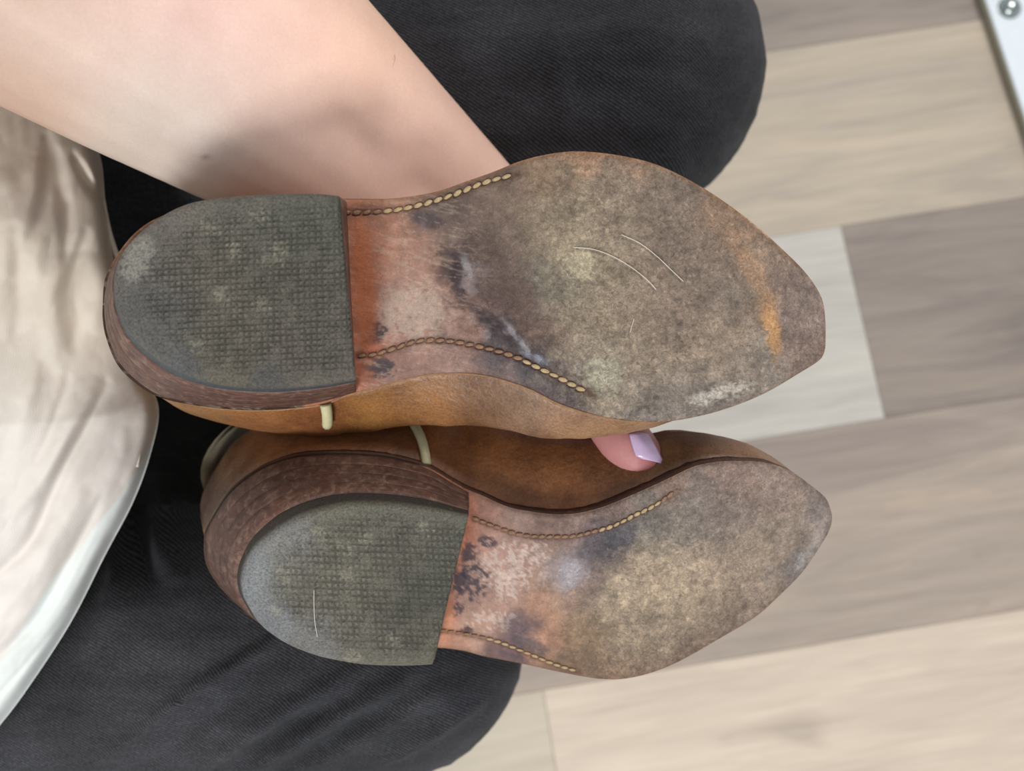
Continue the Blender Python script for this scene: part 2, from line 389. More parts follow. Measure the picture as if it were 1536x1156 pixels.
rounded_slab('panel', A0, A1, sd, 0.16, zt, 0.013, 0.002, M['white_paint'], pr)
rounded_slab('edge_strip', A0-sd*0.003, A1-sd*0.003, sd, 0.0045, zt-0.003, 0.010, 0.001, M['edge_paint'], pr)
bc = on_plane(1516, 10, zt+0.003)
def dome(c, r, h, nu=20, nv=6):
    V = []; Fc = []
    for i in range(nv):
        a = i/(nv-1)*math.pi/2
        for j in range(nu):
            t = 2*math.pi*j/nu; V.append((c[0]+r*math.cos(a)*math.cos(t), c[1]+r*math.cos(a)*math.sin(t), c[2]+h*math.sin(a)))
    Fc = [tuple(f) for f in gridfaces(nv, nu, cv=True)]; return V, Fc
V, Fc = tube([(bc[0], bc[1], zt), (bc[0], bc[1], zt+0.0012)], 0.0145, 24); washer = obj('washer', V, Fc, M['chrome'], pr, smooth=False)
V, Fc = dome((bc[0], bc[1], zt+0.0012), 0.0125, 0.009); obj('bolt', V, Fc, M['chrome'], pr)

# ------------------------------------------------------------------ boots
def colour_field(x, y, anchors, warp=14, seed=0, sat=1.0, rough_=0.0):
    """soft blotches of leather colour: anchors are (x, y, radius, rgb, weight)"""
    wx = x+warp*fbm(x/60, y/60, seed)+warp*.5*fbm(x/16, y/16, seed+3); wy = y+warp*fbm(x/60, y/60, seed+9)+warp*.5*fbm(x/16, y/16, seed+13)
    acc = np.zeros(x.shape+(3,)); ws = np.zeros(x.shape)+1e-9
    for ax_, ay_, r, c, wt in anchors:
        rx, ry = (r, r) if np.isscalar(r) else r
        g = wt*np.exp(-(((wx-ax_)/rx)**2+((wy-ay_)/ry)**2)); acc += g[..., None]*lin(c); ws += g
    c = acc/ws[..., None]
    lum = (c@np.array([.2126, .7152, .0722]))[..., None]; c = lum+(c-lum)*sat
    if rough_: c = c*(1+rough_*fbm(x/26, y/26, seed+21, 5)+0.6*rough_*fbm(x/9, y/9, seed+23, 3))[..., None]
    return np.clip(c, 0.002, 1)
def overlay(c, x, y, rgb, cx, cy, rx, ry, ang, alpha, thr=None, nsc=10, seed=0):
    a = math.radians(ang); dx = x-cx; dy = y-cy
    u = (dx*math.cos(a)+dy*math.sin(a))/rx; v = (-dx*math.sin(a)+dy*math.cos(a))/ry
    m = np.exp(-(u*u+v*v)**1.5)
    if thr is not None:
        n = fbm(x/nsc, y/nsc, seed, 5)*0.5+0.5; n2 = fbm(x/5, y/5, seed+7, 3)*0.18
        m = np.clip(m*1.25, 0, 1)*np.clip((n+n2+m*0.5-thr-0.06)/0.12, 0, 1)
    m = (m*alpha)[..., None]; return c*(1-m)+lin(rgb)*m

class Boot:
    pass
def ruled(top, bot, nu, nv, vpow=1.0):
    T = resample(cat(top), nu); B = resample(cat(bot), nu)
    v = np.linspace(0, 1, nv)
    return T[:, None, :]*(1-v)[None, :, None]+B[:, None, :]*v[None, :, None], T, B

def build_sole(b, parent):
    nu, nv = 400, 150
    G, T, B = ruled(b.top, b.bot, nu, nv)
    x, y = G[..., 0], G[..., 1]
    loop = np.r_[T, B[::-1]]
    dl = dist_poly(x.ravel(), y.ravel(), np.r_[loop, loop[:1]][::3]).reshape(x.shape)
    d = b.depth(x, y)
    d = d+0.0016*np.clip(1-dl/9, 0, 1)**2                           # rounded edge
    d = d+0.00025*fbm(x/22, y/22, 31)+b.relief(x, y)
    for row in b.rows:                                               # channel for the stitches
        dr_ = dist_poly(x, y, row); d = d+0.0007*np.exp(-(dr_/5)**2)
    c = b.colour(x, y, dl)
    C = PC(x, y, d)
    nb = b.Nv; th = b.thick
    V = [C.reshape(-1, 3)]; cols = [c.reshape(-1, 4)]
    Fc = [tuple(f) for f in gridfaces(nu, nv)]
    ring = [i*nv for i in range(nu)]+[(nu-1)*nv+j for j in range(1, nv)]+[i*nv+nv-1 for i in range(nu-2, -1, -1)]+[j for j in range(nv-2, 0, -1)]
    ring = np.array(ring); off = nu*nv; R = len(ring)
    base = C.reshape(-1, 3)[ring]
    cen = base.mean(0)
    for k, t in enumerate((0.25, 0.6, 1.0)):
        V.append(base+nb*th*t); cols.append(np.c_[np.tile(lin(b.edgecol), (R, 1))*(0.9+0.25*rng.random((R, 1))), np.full(R, .5)])
    prev = ring
    for k in range(3):
        cur = off+k*R+np.arange(R)
        for i in range(R): Fc.append((prev[i], prev[(i+1) % R], cur[(i+1) % R], cur[i]))
        prev = cur
    back = C.reshape(-1, 3)+nb*th*1.0
    V.append(back); cols.append(cols[0]*0.5)
    Fc += [tuple(f[::-1]) for f in gridfaces(nu, nv, off=off+3*R)]
    V = np.concatenate(V); cols = np.concatenate(cols)
    o = obj('outsole', toW(V), Fc, M['sole'], parent, colors=cols, fixn=False)
    return o, T, B

def build_welt(b, parent, T, B, name, mat, t0, t1, inset, us=0.0):
    """thin layer behind the outsole following its outline"""
    n = len(T); i0 = int(n*us); sl = slice(0, n, 4)
    Tc = T[sl]; Bc = B[sl]; loop = np.r_[Tc, Bc[::-1][1:-1]]
    cen = (T+B)/2
    mid = np.r_[cen[sl], cen[sl][::-1][1:-1]]
    v = mid-loop; L = np.linalg.norm(v, axis=1)[:, None]+1e-6
    lp = loop+v/L*np.minimum(inset, L*0.8)
    lp = lp+ (0.8*vnoise(lp[:, 0]/6, lp[:, 1]/6, 5))[:, None]*v/L
    C = PC(lp[:, 0], lp[:, 1], b.depth(lp[:, 0], lp[:, 1]))
    V = np.concatenate([C+b.Nv*t0, C+b.Nv*(t0+(t1-t0)*0.5), C+b.Nv*t1]); R = len(C)
    V[R:2*R] += (C-C.mean(0))*0.002
    Fc = [tuple(f) for f in gridfaces(3, R, cv=True)]
    m = len(Tc)
    for k in (0, 2):
        o_ = k*R
        for i in range(m-1):
            j1 = (R-i) % R if i else 0; j2 = R-(i+1)
            a, bb = o_+i, o_+i+1
            cI = o_+(R-i) if i > 0 else None; dI = o_+(R-i-1)
            if i == 0: Fc.append((a, bb, dI))
            elif i+1 == m-1: Fc.append((a, bb, cI))
            else: Fc.append((a, bb, dI, cI))
    return obj(name, toW(V), Fc, mat, parent)

def stitch_mesh(L, wd):
    V = []; nr = 6; ns = 8
    for i in range(nr):
        s = i/(nr-1); r = math.sin(math.pi*(0.08+0.84*s))**0.6
        for j in range(ns):
            t = 2*math.pi*j/ns; V.append((L*(s-0.5), wd*0.5*r*math.cos(t), wd*0.32*r*math.sin(t)))
    return V, [tuple(f) for f in gridfaces(nr, ns, cv=True)]+[tuple(range(ns)), tuple((nr-1)*ns+j for j in range(ns))]
def stitches(b, outsole, row, pitch, fn):
    p = cat(row, 8); s = np.r_[0, np.cumsum(np.linalg.norm(np.diff(p, axis=0), axis=1))]
    n = int(s[-1]//pitch); org = absloc(outsole)
    for k in range(n):
        u = (k+0.5)*pitch; q0 = np.array([np.interp(u-pitch*.4, s, p[:, 0]), np.interp(u-pitch*.4, s, p[:, 1])])
        q1 = np.array([np.interp(u+pitch*.4, s, p[:, 0]), np.interp(u+pitch*.4, s, p[:, 1])])
        A = W(q0[0], q0[1], b.depth(*q0)-0.0001); Bq = W(q1[0], q1[1], b.depth(*q1)-0.0001)
        kind, wd = fn(k/max(n-1, 1))
        if kind is None: continue
        L = np.linalg.norm(Bq-A)*1.12
        key = (kind, round(wd, 1))
        me = b.stm.get(key)
        if me is None:
            V, Fc = stitch_mesh(pitch*0.86*b.pxm, wd*b.pxm); me = mkmesh('stitch', V, Fc); me.materials.append(M[kind]); b.stm[key] = me
        o = bpy.data.objects.new('stitch', me); col.objects.link(o); o.parent = outsole
        xd = Vector(Bq-A).normalized(); nn = Vector(toW(-b.Nv)-toW(np.zeros(3))).normalized()
        yd = nn.cross(xd).normalized(); zd = xd.cross(yd)
        tw = random.uniform(4, 16)
        R = Matrix((xd, yd, zd)).transposed() @ Matrix.Rotation(math.radians(tw), 3, 'Z')
        o.matrix_local = Matrix.Translation(Vector((A+Bq)/2)-org) @ R.to_4x4() @ Matrix.Diagonal((1, random.uniform(.85, 1.15), 1, 1))

def loop3(top, bot, nu, nb, dfn):
    T = resample(cat(top), nu); B = resample(cat(bot), nu)
    v = np.linspace(0, 1, nb)[1:-1][:, None]
    br = B[0]*(1-v)+T[0]*v
    lp = np.r_[T, B[::-1][1:], br]
    return PC(lp[:, 0], lp[:, 1], dfn(lp[:, 0], lp[:, 1])), lp
def build_heel(b, parent):
    nu, nb = 90, 16
    seat, _ = loop3(b.seat_top, b.seat_bot, nu, nb, lambda x, y: b.depth(x, y)-0.0002)
    cap, lp = loop3(b.cap_top, b.cap_bot, nu, nb, b.capdepth)
    R = len(seat)
    def P_(t): return seat*(1-t)+cap*t
    # leather lifts
    nl = b.nlift; t_end = b.rim_t
    ang = np.arange(R)
    for k in range(nl):
        a = t_end*k/nl; e = t_end*(k+1)/nl; V = []
        cen = P_((a+e)/2).mean(0); pr_ = random.uniform(0.0, 0.0002)
        for q, out in ((a+0.001, -0.00015), (a+(e-a)*.07, pr_), (a+(e-a)*.5, pr_+0.0001), (a+(e-a)*.93, pr_), (e-0.001, -0.00015)):
            L = P_(q); v = L-cen; v /= np.linalg.norm(v, axis=1)[:, None]; V.append(L+v*out)
        Fc = [tuple(f) for f in gridfaces(5, R, cv=True)]
        V = np.concatenate(V); nV = len(V); V = np.r_[V, [P_(a+0.001).mean(0), P_(e-0.001).mean(0)]]
        Fc += [(i, (i+1) % R, nV) for i in range(R)]+[(4*R+i, 4*R+(i+1) % R, nV+1) for i in range(R)]
        sh = np.ones((len(V), 3))*random.uniform(0.92, 1.06)*np.array(b.lift_tint)
        if k == nl-1: sh = sh*1.25
        obj('heel_lift', toW(V), Fc, M['stack'], parent, colors=sh)
    # rubber top piece: back ring, bulge, front edge, face
    G, T, B = ruled(b.cap_top, b.cap_bot, 150, 120)
    x, y = G[..., 0], G[..., 1]; loop = np.r_[T, B[::-1]]
    dl = dist_poly(x.ravel(), y.ravel(), np.r_[loop, loop[:1]]).reshape(x.shape)
    dlr = dist_poly(x.ravel(), y.ravel(), loop).reshape(x.shape)    # not the breast
    d = b.capdepth(x, y)+0.0014*np.clip(1-dl/8, 0, 1)**2+b.capwear(x, y)
    C = PC(x, y, d).reshape(-1, 3); cc = b.capcolour(x, y, dlr).reshape(-1, 3)
    nu_, nv_ = 150, 120
    ring = np.array([i*nv_ for i in range(nu_)]+[(nu_-1)*nv_+j for j in range(1, nv_)]+[i*nv_+nv_-1 for i in range(nu_-2, -1, -1)]+[j for j in range(nv_-2, 0, -1)])
    base = C[ring]; Rr = len(ring)
    # the back outline: same perimeter walk on the lerped loop, by nearest angle
    rimL = P_(b.rim_t+0.001); cL = P_(1.0)
    idx = np.array([np.argmin(np.sum((cL-q)**2, 1)) for q in base])
    delta = (rimL-cL)[idx]
    kern = np.ones(9)/9; ds = np.stack([np.convolve(np.r_[delta[-4:, k], delta[:, k], delta[:4, k]], kern, 'valid') for k in range(3)], -1)
    V = [C]; cols = [cc]; rim_c = lin(b.rimcol)
    for t in (0.3, 0.75, 1.0):
        V.append(base+ds*t); cols.append(np.tile(rim_c, (Rr, 1))*(1.0-0.25*t))
    Fc = [tuple(f) for f in gridfaces(nu_, nv_)]; prev = ring; off = nu_*nv_
    for k in range(3):
        cur = off+k*Rr+np.arange(Rr)
        for i in range(Rr): Fc.append((prev[i], prev[(i+1) % Rr], cur[(i+1) % Rr], cur[i]))
        prev = cur
    V = np.concatenate(V); cols = np.concatenate(cols)
    V = np.r_[V, [V[prev].mean(0)]]; cols = np.r_[cols, [rim_c]]
    Fc += [(prev[i], prev[(i+1) % Rr], len(V)-1) for i in range(Rr)]
    ox, oy, pa, pb, sx, sy = b.tread   # origin, axis angles, pitches (px)
    ux = ((x-ox)*math.cos(pa)+(y-oy)*math.sin(pa))/sx; uy = ((x-ox)*math.cos(pb)+(y-oy)*math.sin(pb))/sy
    uv = np.stack([ux, uy], -1).reshape(-1, 2); uv = np.r_[uv, np.zeros((len(V)-len(uv), 2))]
    o = obj('rubber_top_piece', toW(V), Fc, M['rubber'], parent, colors=cols, uv=uv)
    mk = np.clip((dlr-b.smooth(x, y))/22, 0, 1).reshape(-1); mk = np.r_[mk, np.zeros(len(V)-len(mk))]
    a = o.data.color_attributes.new('Mask', 'FLOAT_COLOR', 'POINT')
    a.data.foreach_set('color', np.c_[mk, mk, mk, np.ones(len(mk))].astype(np.float32).ravel())
    if 'label' : o['label'] = b.caplabel
    return o

def build_upper(b, parent):
    n = 120; T = resample(cat(b.top), 400); B = resample(cat(b.bot), 400)
    us = np.linspace(0.004, 0.985, n); S = []
    for u in us:
        k = int(u*399); t = T[k]; q = B[k]; m = (t+q)/2
        ins = 3.0
        t2 = t+(m-t)/max(np.linalg.norm(m-t), 1e-6)*min(ins, np.linalg.norm(m-t)*.6)
        q2 = q+(m-q)/max(np.linalg.norm(m-q), 1e-6)*min(ins, np.linalg.norm(m-q)*.6)
        eT = PC(*t2, b.depth(*t2))+b.Nv*b.t_up; eB = PC(*q2, b.depth(*q2))+b.Nv*b.t_up
        lat = eB-eT; wd = np.linalg.norm(lat); lat /= wd+1e-9; cen = (eT+eB)/2
        h = np.interp(u, b.hu, b.hh); bB = np.interp(u, b.hu, b.bB); bT = np.interp(u, b.hu, b.bT); sh = np.interp(u, b.hu, b.shear)
        hw = wd/2; end = min(1, (u/0.10)**0.5, ((1-u)/0.12)**0.6+0.02)
        bk0 = np.array([-1.0, 0, 0])*np.interp(u, [0, 0.08, 0.25], [1, 0.8, 0]); bk1, bk2, bk3 = (bk0*q for q in b.back[1:])   # heel counter bulges back
        pts = [eT, cen-lat*(hw+bT*.8*end)+b.Nv*h*.22+bk1, cen-lat*(hw+bT*end)+b.Nv*h*.45+lat*sh*.5+bk2, cen-lat*(hw*.62+bT*.6)+b.Nv*h*.85+lat*sh+bk3,
               cen+b.Nv*h+lat*sh+bk3,
               cen+lat*(hw*.62+bB*.6)+b.Nv*h*.85+lat*sh+bk3, cen+lat*(hw+bB*end)+b.Nv*h*.45+lat*sh*.5+bk2, cen+lat*(hw+bB*.8*end)+b.Nv*h*.22+bk1, eB]
        S.append(resample(cat(np.array(pts), 5), 44))
    S = np.array(S)
    V = S.reshape(-1, 3); Fc = [tuple(f) for f in gridfaces(n, 44, cv=True)]
    Fc += [tuple(range(44)), tuple((n-1)*44+j for j in range(44))]
    Wp = toW(V); px, py = toPx(Wp)
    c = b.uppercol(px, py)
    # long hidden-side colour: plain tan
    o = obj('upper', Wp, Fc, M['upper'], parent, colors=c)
    return o, S
def shaft(b, parent):
    n = 22; ns = 40; V = []
    for i in range(n):
        t = i/(n-1); c = b.sh0*(1-t)+b.sh1*t
        rx = np.interp(t, [0, .3, 1], b.shx); ry = np.interp(t, [0, .3, 1], b.shy)
        for j in range(ns):
            a = 2*math.pi*j/ns; wv = 1+0.03*math.sin(3*a+t*9)
            V.append(c+np.array([rx*math.cos(a)*wv, ry*math.sin(a)*wv, 0]))
    V = np.array(V); inner = V.reshape(n, ns, 3); ci = inner.mean(1, keepdims=True); inner = ci+(inner-ci)*0.95
    Vv = np.r_[V, inner.reshape(-1, 3)]
    Fc = [tuple(f) for f in gridfaces(n, ns, cv=True)]+[tuple(f[::-1]) for f in gridfaces(n, ns, cv=True, off=n*ns)]
    Fc += [((n-1)*ns+j, (n-1)*ns+(j+1) % ns, (2*n-1)*ns+(j+1) % ns, (2*n-1)*ns+j) for j in range(ns)]
    return obj('shaft', toW(Vv), Fc, M['shaft'], parent, fixn=False)
def strip_on_upper(b, S, parent, i0, j0, j1, wid, raise_, name='piping', tilt=0.0):
    """a raised cord that lies on the upper between ring samples j0..j1 of station i0"""
    js = np.linspace(j0, j1, 16); pts = []
    for q, jj in enumerate(js):
        ii = i0+tilt*q/15; a = int(ii); fr = ii-a; k = int(jj); g = jj-k
        p = (S[a, k]*(1-g)+S[a, min(k+1, 43)]*g)*(1-fr)+(S[a+1, k]*(1-g)+S[a+1, min(k+1, 43)]*g)*fr
        pts.append(p)
    pts = np.array(pts); V, Fc = tube(pts, wid, 10)
    V = toW(V); return obj(name, V, Fc, M['piping'], parent)

# ---- boot A: upper one in the photograph
b1 = Boot(); b1.stm = {}; b1.pxm = 0.325/F
b1.top = [(154, 458), (156, 425), (163, 405), (179, 377), (205, 347), (240, 325), (300, 308), (374, 301), (440, 298), (512, 298), (540, 298), (580, 298), (619, 294), (659, 286), (699, 272), (739, 258), (779, 242), (818, 232), (858, 227), (900, 229), (940, 235), (980, 245), (1019, 262), (1060, 285), (1100, 312), (1140, 343), (1175, 375), (1205, 405), (1225, 432), (1235, 455), (1238.5, 485)]
b1.bot = [(154, 458), (154, 478), (159, 506), (175, 545), (198, 570), (233, 593), (276, 605), (335, 613), (393, 615), (451, 611), (490, 604), (520, 592), (560, 582), (599, 570), (639, 562), (679, 559), (719, 561), (759, 570), (798, 584), (838, 604), (878, 618), (920, 628), (959, 632), (999, 632), (1039, 626), (1079, 616), (1119, 602), (1158, 584), (1198, 560), (1228, 541), (1237, 526), (1238.5, 505), (1238.5, 485)]
b1.depth = lambda x, y: np.interp(x, [150, 400, 520, 600, 700, 800, 950, 1080, 1180, 1240], [.328, .330, .331, .329, .323, .315, .311, .315, .322, .329])+1.1e-4*0*y
b1.Nv = np.array([-0.16, 0.0, 0.987]); b1.thick = 0.0042; b1.t_up = 0.0062; b1.edgecol = (112, 84, 70)
b1.rows = [[(512, 318), (528, 319), (560, 318), (599, 314), (639, 305), (680, 292), (720, 276), (750, 267), (776, 261)],
           [(536, 534), (560, 532), (580, 526), (599, 520), (619, 513), (640, 510), (679, 512), (720, 520), (751, 528), (775, 536), (800, 548), (838, 566), (862, 579), (890, 593)]]
def relief1(x, y):
    r = 0*x
    for (cx, cy, s, a) in ((690, 400, 24, .0009), (710, 450, 26, .0009), (745, 495, 28, .0010), (790, 530, 26, .0008)):
        r = r+a*np.exp(-(((x-cx)/s)**2+((y-cy)/s)**2))*(0.6+fbm(x/14, y/14, 40))
    mk = np.exp(-(dist_poly(x, y, [(665, 350), (692, 400), (700, 450), (745, 495), (800, 535), (860, 575)])/38)**2)
    r = r+mk*.0013*(np.abs(fbm(x/34+y/60, y/30-x/50, 47, 4))-.3)
    return r
b1.relief = relief1
SOLE1 = [(545, 350, (28, 60), (176, 108, 78), 1), (535, 430, (22, 80), (172, 98, 66), 1.3), (545, 500, (20, 45), (170, 96, 64), 1.3),
 (590, 350, 45, (160, 116, 96), 1), (600, 400, 50, (164, 122, 104), 1), (610, 460, 50, (164, 130, 116), 1.1), (640, 490, 45, (166, 128, 114), 1), (590, 500, 30, (156, 108, 92), 1),
 (650, 330, 32, (92, 82, 78), 1.1), (690, 340, 35, (104, 88, 80), 1), (655, 380, 30, (134, 108, 94), .8), (700, 480, 30, (146, 112, 98), .8),
 (690, 400, 24, (76, 66, 70), 1.1), (715, 440, 26, (88, 74, 72), 1), (745, 400, 45, (98, 80, 74), 1.1), (760, 350, 50, (110, 94, 84), 1), (740, 290, 40, (116, 98, 86), 1),
 (770, 460, 34, (96, 76, 70), 1.2), (750, 505, 26, (92, 86, 92), 1), (790, 530, 22, (84, 82, 88), 1.1), (800, 490, 30, (104, 84, 76), 1),
 (820, 420, 40, (108, 104, 94), 1), (830, 330, 45, (134, 120, 100), 1), (815, 260, 30, (136, 112, 90), 1), (850, 560, 30, (104, 94, 88), 1),
 (860, 390, 45, (148, 136, 112), 1), (900, 350, 50, (136, 122, 104), 1), (950, 300, 60, (128, 113, 98), 1), (1000, 330, 50, (112, 99, 88), 1),
 (920, 470, 60, (132, 118, 100), 1), (900, 540, 45, (142, 130, 112), 1), (960, 560, 50, (134, 120, 104), 1), (1000, 450, 60, (126, 110, 97), 1),
 (1050, 380, 50, (118, 102, 90), 1), (1080, 430, 45, (108, 98, 88), 1), (1060, 520, 55, (136, 120, 104), 1), (1090, 340, 30, (138, 112, 90), 1),
 (980, 610, 40, (116, 110, 105), 1), (1060, 600, 35, (114, 107, 101), 1), (1130, 560, 35, (126, 116, 106), 1), (1130, 400, 25, (140, 118, 98), 1),
 (1170, 430, 28, (126, 108, 98), 1), (1200, 470, 30, (128, 112, 104), 1), (1200, 520, 28, (122, 104, 94), 1), (1150, 470, 20, (150, 118, 88), 1.0),
 (880, 240, 24, (150, 116, 88), .8), (960, 246, 20, (146, 114, 90), .7), (600, 545, 34, (140, 108, 98), 1), (680, 537, 24, (136, 108, 100), 1), (760, 555, 24, (112, 96, 94), 1), (830, 590, 24, (86, 78, 84), 1),
 (560, 550, 20, (140, 90, 72), 1), (560, 306, 20, (144, 104, 84), 1), (640, 292, 18, (134, 102, 84), 1), (720, 262, 18, (114, 92, 82), 1)]
def colour1(x, y, dl):
    c = colour_field(x, y, SOLE1, 26, 1, 0.80, 0.30)
    c = overlay(c, x, y, (62, 56, 62), 565, 498, 16, 24, 35, .9, .62, 7, 4)
    c = overlay(c, x, y, (62, 60, 66), 572, 552, 26, 18, 0, .9, .62, 7, 6)
    c = overlay(c, x, y, (60, 50, 56), 688, 420, 12, 46, -8, .8, .5, 12, 8)
    c = overlay(c, x, y, (62, 54, 60), 742, 488, 55, 12, 42, .8, .5, 12, 9)
    c = overlay(c, x, y, (146, 148, 156), 700, 400, 6, 22, -20, .5, .5, 8, 10)
    c = overlay(c, x, y, (150, 154, 162), 775, 505, 30, 5, 52, .6, .45, 8, 11)  # blue-grey highlight streak painted into the sole colour
    c = overlay(c, x, y, (140, 150, 165), 806, 538, 26, 7, 25, .6, .5, 7, 12)
    c = overlay(c, x, y, (70, 66, 72), 640, 328, 26, 13, 10, .7, .45, 12, 13)
    c = overlay(c, x, y, (182, 142, 98), 1158, 492, 12, 44, -9, .75, .46, 9, 14)
    c = overlay(c, x, y, (158, 128, 102), 1128, 405, 14, 56, -28, .55, .45, 9, 15)
    c = overlay(c, x, y, (178, 170, 148), 870, 400, 30, 26, 0, .6, .62, 6, 16)
    c = overlay(c, x, y, (178, 164, 152), 620, 470, 60, 50, 0, .6, .62, 5, 17)
    c = overlay(c, x, y, (166, 168, 150), 905, 560, 36, 36, 0, .5, .58, 6, 18)
    c = overlay(c, x, y, (206, 194, 172), 1150, 350, 66, 3, 40, .95, .2, 5, 19)
    c = overlay(c, x, y, (182, 178, 170), 1080, 590, 60, 14, -15, .6, .66, 5, 20)
    e = np.clip(1-dl/7, 0, 1)[..., None]*np.where(y < 400, 0.6, 0.15)[..., None]
    c = c*(1-e)+lin((150, 110, 80))*e
    mk = np.exp(-(dist_poly(x, y, [(665, 350), (690, 400), (700, 450), (745, 495), (800, 535), (860, 575)])/34)**2)
    rid = np.abs(fbm(x/34+y/60, y/30-x/50, 47, 4)); k = (mk*np.clip(1-rid/.2, 0, 1)*.75)[..., None]; c = c*(1-k)+lin((60, 52, 56))*k
    k = (mk*np.clip((rid-.42)/.2, 0, 1)*.5)[..., None]; c = c*(1-k)+lin((150, 140, 142))*k
    k = (np.clip(np.abs(fbm((x+y*.4)/60, (y-x*.2)/9, 57, 3))*-9+1, 0, 1)*np.clip((760-x)/80, 0, 1)*.28)[..., None]; c = c*(1-k)+lin((196, 176, 160))*k
    c = overlay(c, x, y, (170, 100, 66), 546, 420, 16, 110, -4, .7, .3, 20, 22)
    for row, st in zip(b1.rows, (0.55, 0.7)):
        g = np.exp(-(dist_poly(x, y, row)/6)**2)[..., None]*st; c = c*(1-g)+lin((78, 52, 42))*g
    sp = np.interp(x, [500, 640, 760, 860, 1250], [.22, .35, .6, 1, .9])
    return np.concatenate([c*np.interp(x, [540, 600, 700, 800, 1240], [1.12, 1.12, 1.02, 1.06, 1.12])[..., None]*np.array([1.01, .975, .955]), sp[..., None]*.85], -1)
b1.colour = colour1
b1.cap_top = [(508, 294), (490, 292), (471, 291), (432, 291), (374, 293), (315, 299), (276, 308), (237, 328), (203, 356), (184, 380), (174, 408), (172.5, 425)]
b1.cap_bot = [(534, 569), (490, 576), (451, 580), (412, 582.5), (374, 581), (335, 577), (296, 567), (257, 550), (218, 522), (194, 496), (181, 471), (174, 445), (172.5, 425)]
b1.seat_top = [(520, 303), (440, 303), (374, 305), (302, 313), (243, 330), (208, 352), (181, 380), (164, 410), (157, 440), (156, 458)]
b1.seat_bot = [(534, 588), (490, 601), (451, 608), (393, 612), (335, 610), (276, 602), (233, 590), (200, 567), (177, 541), (162, 505), (157, 478), (156, 458)]
b1.capdepth = lambda x, y: 0.2955+0*x
b1.capwear = lambda x, y: 0.0016*np.exp(-(((x-200)/70)**2+((y-370)/90)**2))+0.00015*fbm(x/20, y/20, 50)
b1.nlift = 4; b1.rim_t = 0.78; b1.lift_tint = (.98, .94, .93); b1.rimcol = (72, 80, 84)
b1.tread = (534, 570, math.radians(-1), math.radians(87), 9.2, 9.0)
b1.smooth = lambda x, y: np.interp(x, [170, 330, 500], [34, 16, 6])
b1.caplabel = 'dark grey rubber heel top piece with fine square tread'
CAP1 = [(200, 400, 60, (92, 92, 88), 1), (260, 330, 50, (98, 96, 88), 1), (350, 320, 60, (92, 94, 84), 1), (450, 320, 60, (84, 88, 76), 1), (240, 480, 50, (84, 88, 86), 1),
 (330, 420, 60, (94, 92, 78), 1), (430, 420, 60, (86, 86, 76), 1), (350, 510, 60, (92, 90, 76), 1), (460, 510, 60, (92, 90, 80), 1), (200, 460, 30, (80, 84, 84), 1.2), (270, 550, 24, (78, 84, 88), 1.0), (400, 572, 20, (74, 79, 80), 1.2)]
def capcol1(x, y, dl):
    c = colour_field(x, y, CAP1, 14, 2, 0.7, 0.16)*np.array([1.16, 1.08, 1.06])
    c = overlay(c, x, y, (150, 148, 140), 205, 390, 26, 40, 25, .6, .55, 8, 31)
    for q, (cx, cy) in enumerate([(390, 325), (420, 372), (315, 345), (395, 460), (330, 440), (300, 520), (250, 300), (350, 375), (410, 390)]):
        c = overlay(c, x, y, (170, 166, 146), cx, cy, 22, 15, 30, .3, .78, 4, 60+q)
    return c
b1.capcolour = capcol1
b1.hu = [0, .1, .2, .3, .4, .5, .6, .7, .8, .9, 1.0]
b1.hh = [.10, .11, .11, .10, .075, .062, .056, .050, .040, .028, .012]
b1.bB = [.004, .006, .009, .0125, .0195, .0235, .0185, .008, .001, 0, 0]
b1.bT = [.0, .0, .0, .0, .002, .004, .002, .0, .0, 0, 0]
b1.shear = [.0, .0, .002, .004, .004, .002, 0, 0, 0, 0, 0]; b1.back = (0, .001, .002, .003)
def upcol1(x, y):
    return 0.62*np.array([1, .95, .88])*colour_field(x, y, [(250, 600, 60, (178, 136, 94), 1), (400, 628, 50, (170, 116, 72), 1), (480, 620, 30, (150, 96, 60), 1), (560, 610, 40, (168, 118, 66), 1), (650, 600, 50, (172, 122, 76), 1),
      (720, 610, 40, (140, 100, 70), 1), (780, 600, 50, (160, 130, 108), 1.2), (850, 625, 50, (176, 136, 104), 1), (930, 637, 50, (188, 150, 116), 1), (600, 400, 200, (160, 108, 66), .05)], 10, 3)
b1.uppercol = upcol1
b1.sh0 = PC(350, 452, .375); b1.sh1 = PC(330, 452, .375)+np.array([-.012, .004, .19])
b1.shx = [.046, .050, .055]; b1.shy = [.034, .040, .042]

# ---- boot B: lower one
b2 = Boot(); b2.stm = {}; b2.pxm = 0.362/F
b2.top = [(306, 812), (308, 795), (323, 767), (346, 734), (383, 706), (420, 690), (457, 682), (513, 680), (569, 683), (606, 690), (643, 701), (680, 722), (700, 733), (726, 744), (762, 760), (797, 767), (833, 771), (868, 769), (904, 760), (939, 746), (975, 730), (1005, 716), (1042, 699), (1078, 692), (1114, 691), (1151, 694), (1187, 707), (1223, 733), (1240, 749), (1248, 772)]
b2.bot = [(306, 812), (306, 830), (312, 853), (331, 882), (357, 908), (390, 936), (430, 955), (480, 966), (550, 972), (610, 972), (652, 971), (691, 975), (726, 984), (762, 991), (797, 998), (833, 1006), (868, 1013), (904, 1018), (933, 1018), (969, 1011), (1005, 998), (1042, 979), (1078, 958), (1133, 925), (1169, 893), (1205, 856), (1234, 813), (1246, 790), (1248, 772)]
TL = 7.5e-5
b2.depth = lambda x, y: np.interp(x, [300, 500, 700, 790, 860, 960, 1080, 1180, 1250], [.364, .366, .368, .364, .358, .351, .353, .360, .368])+TL*(y-830)
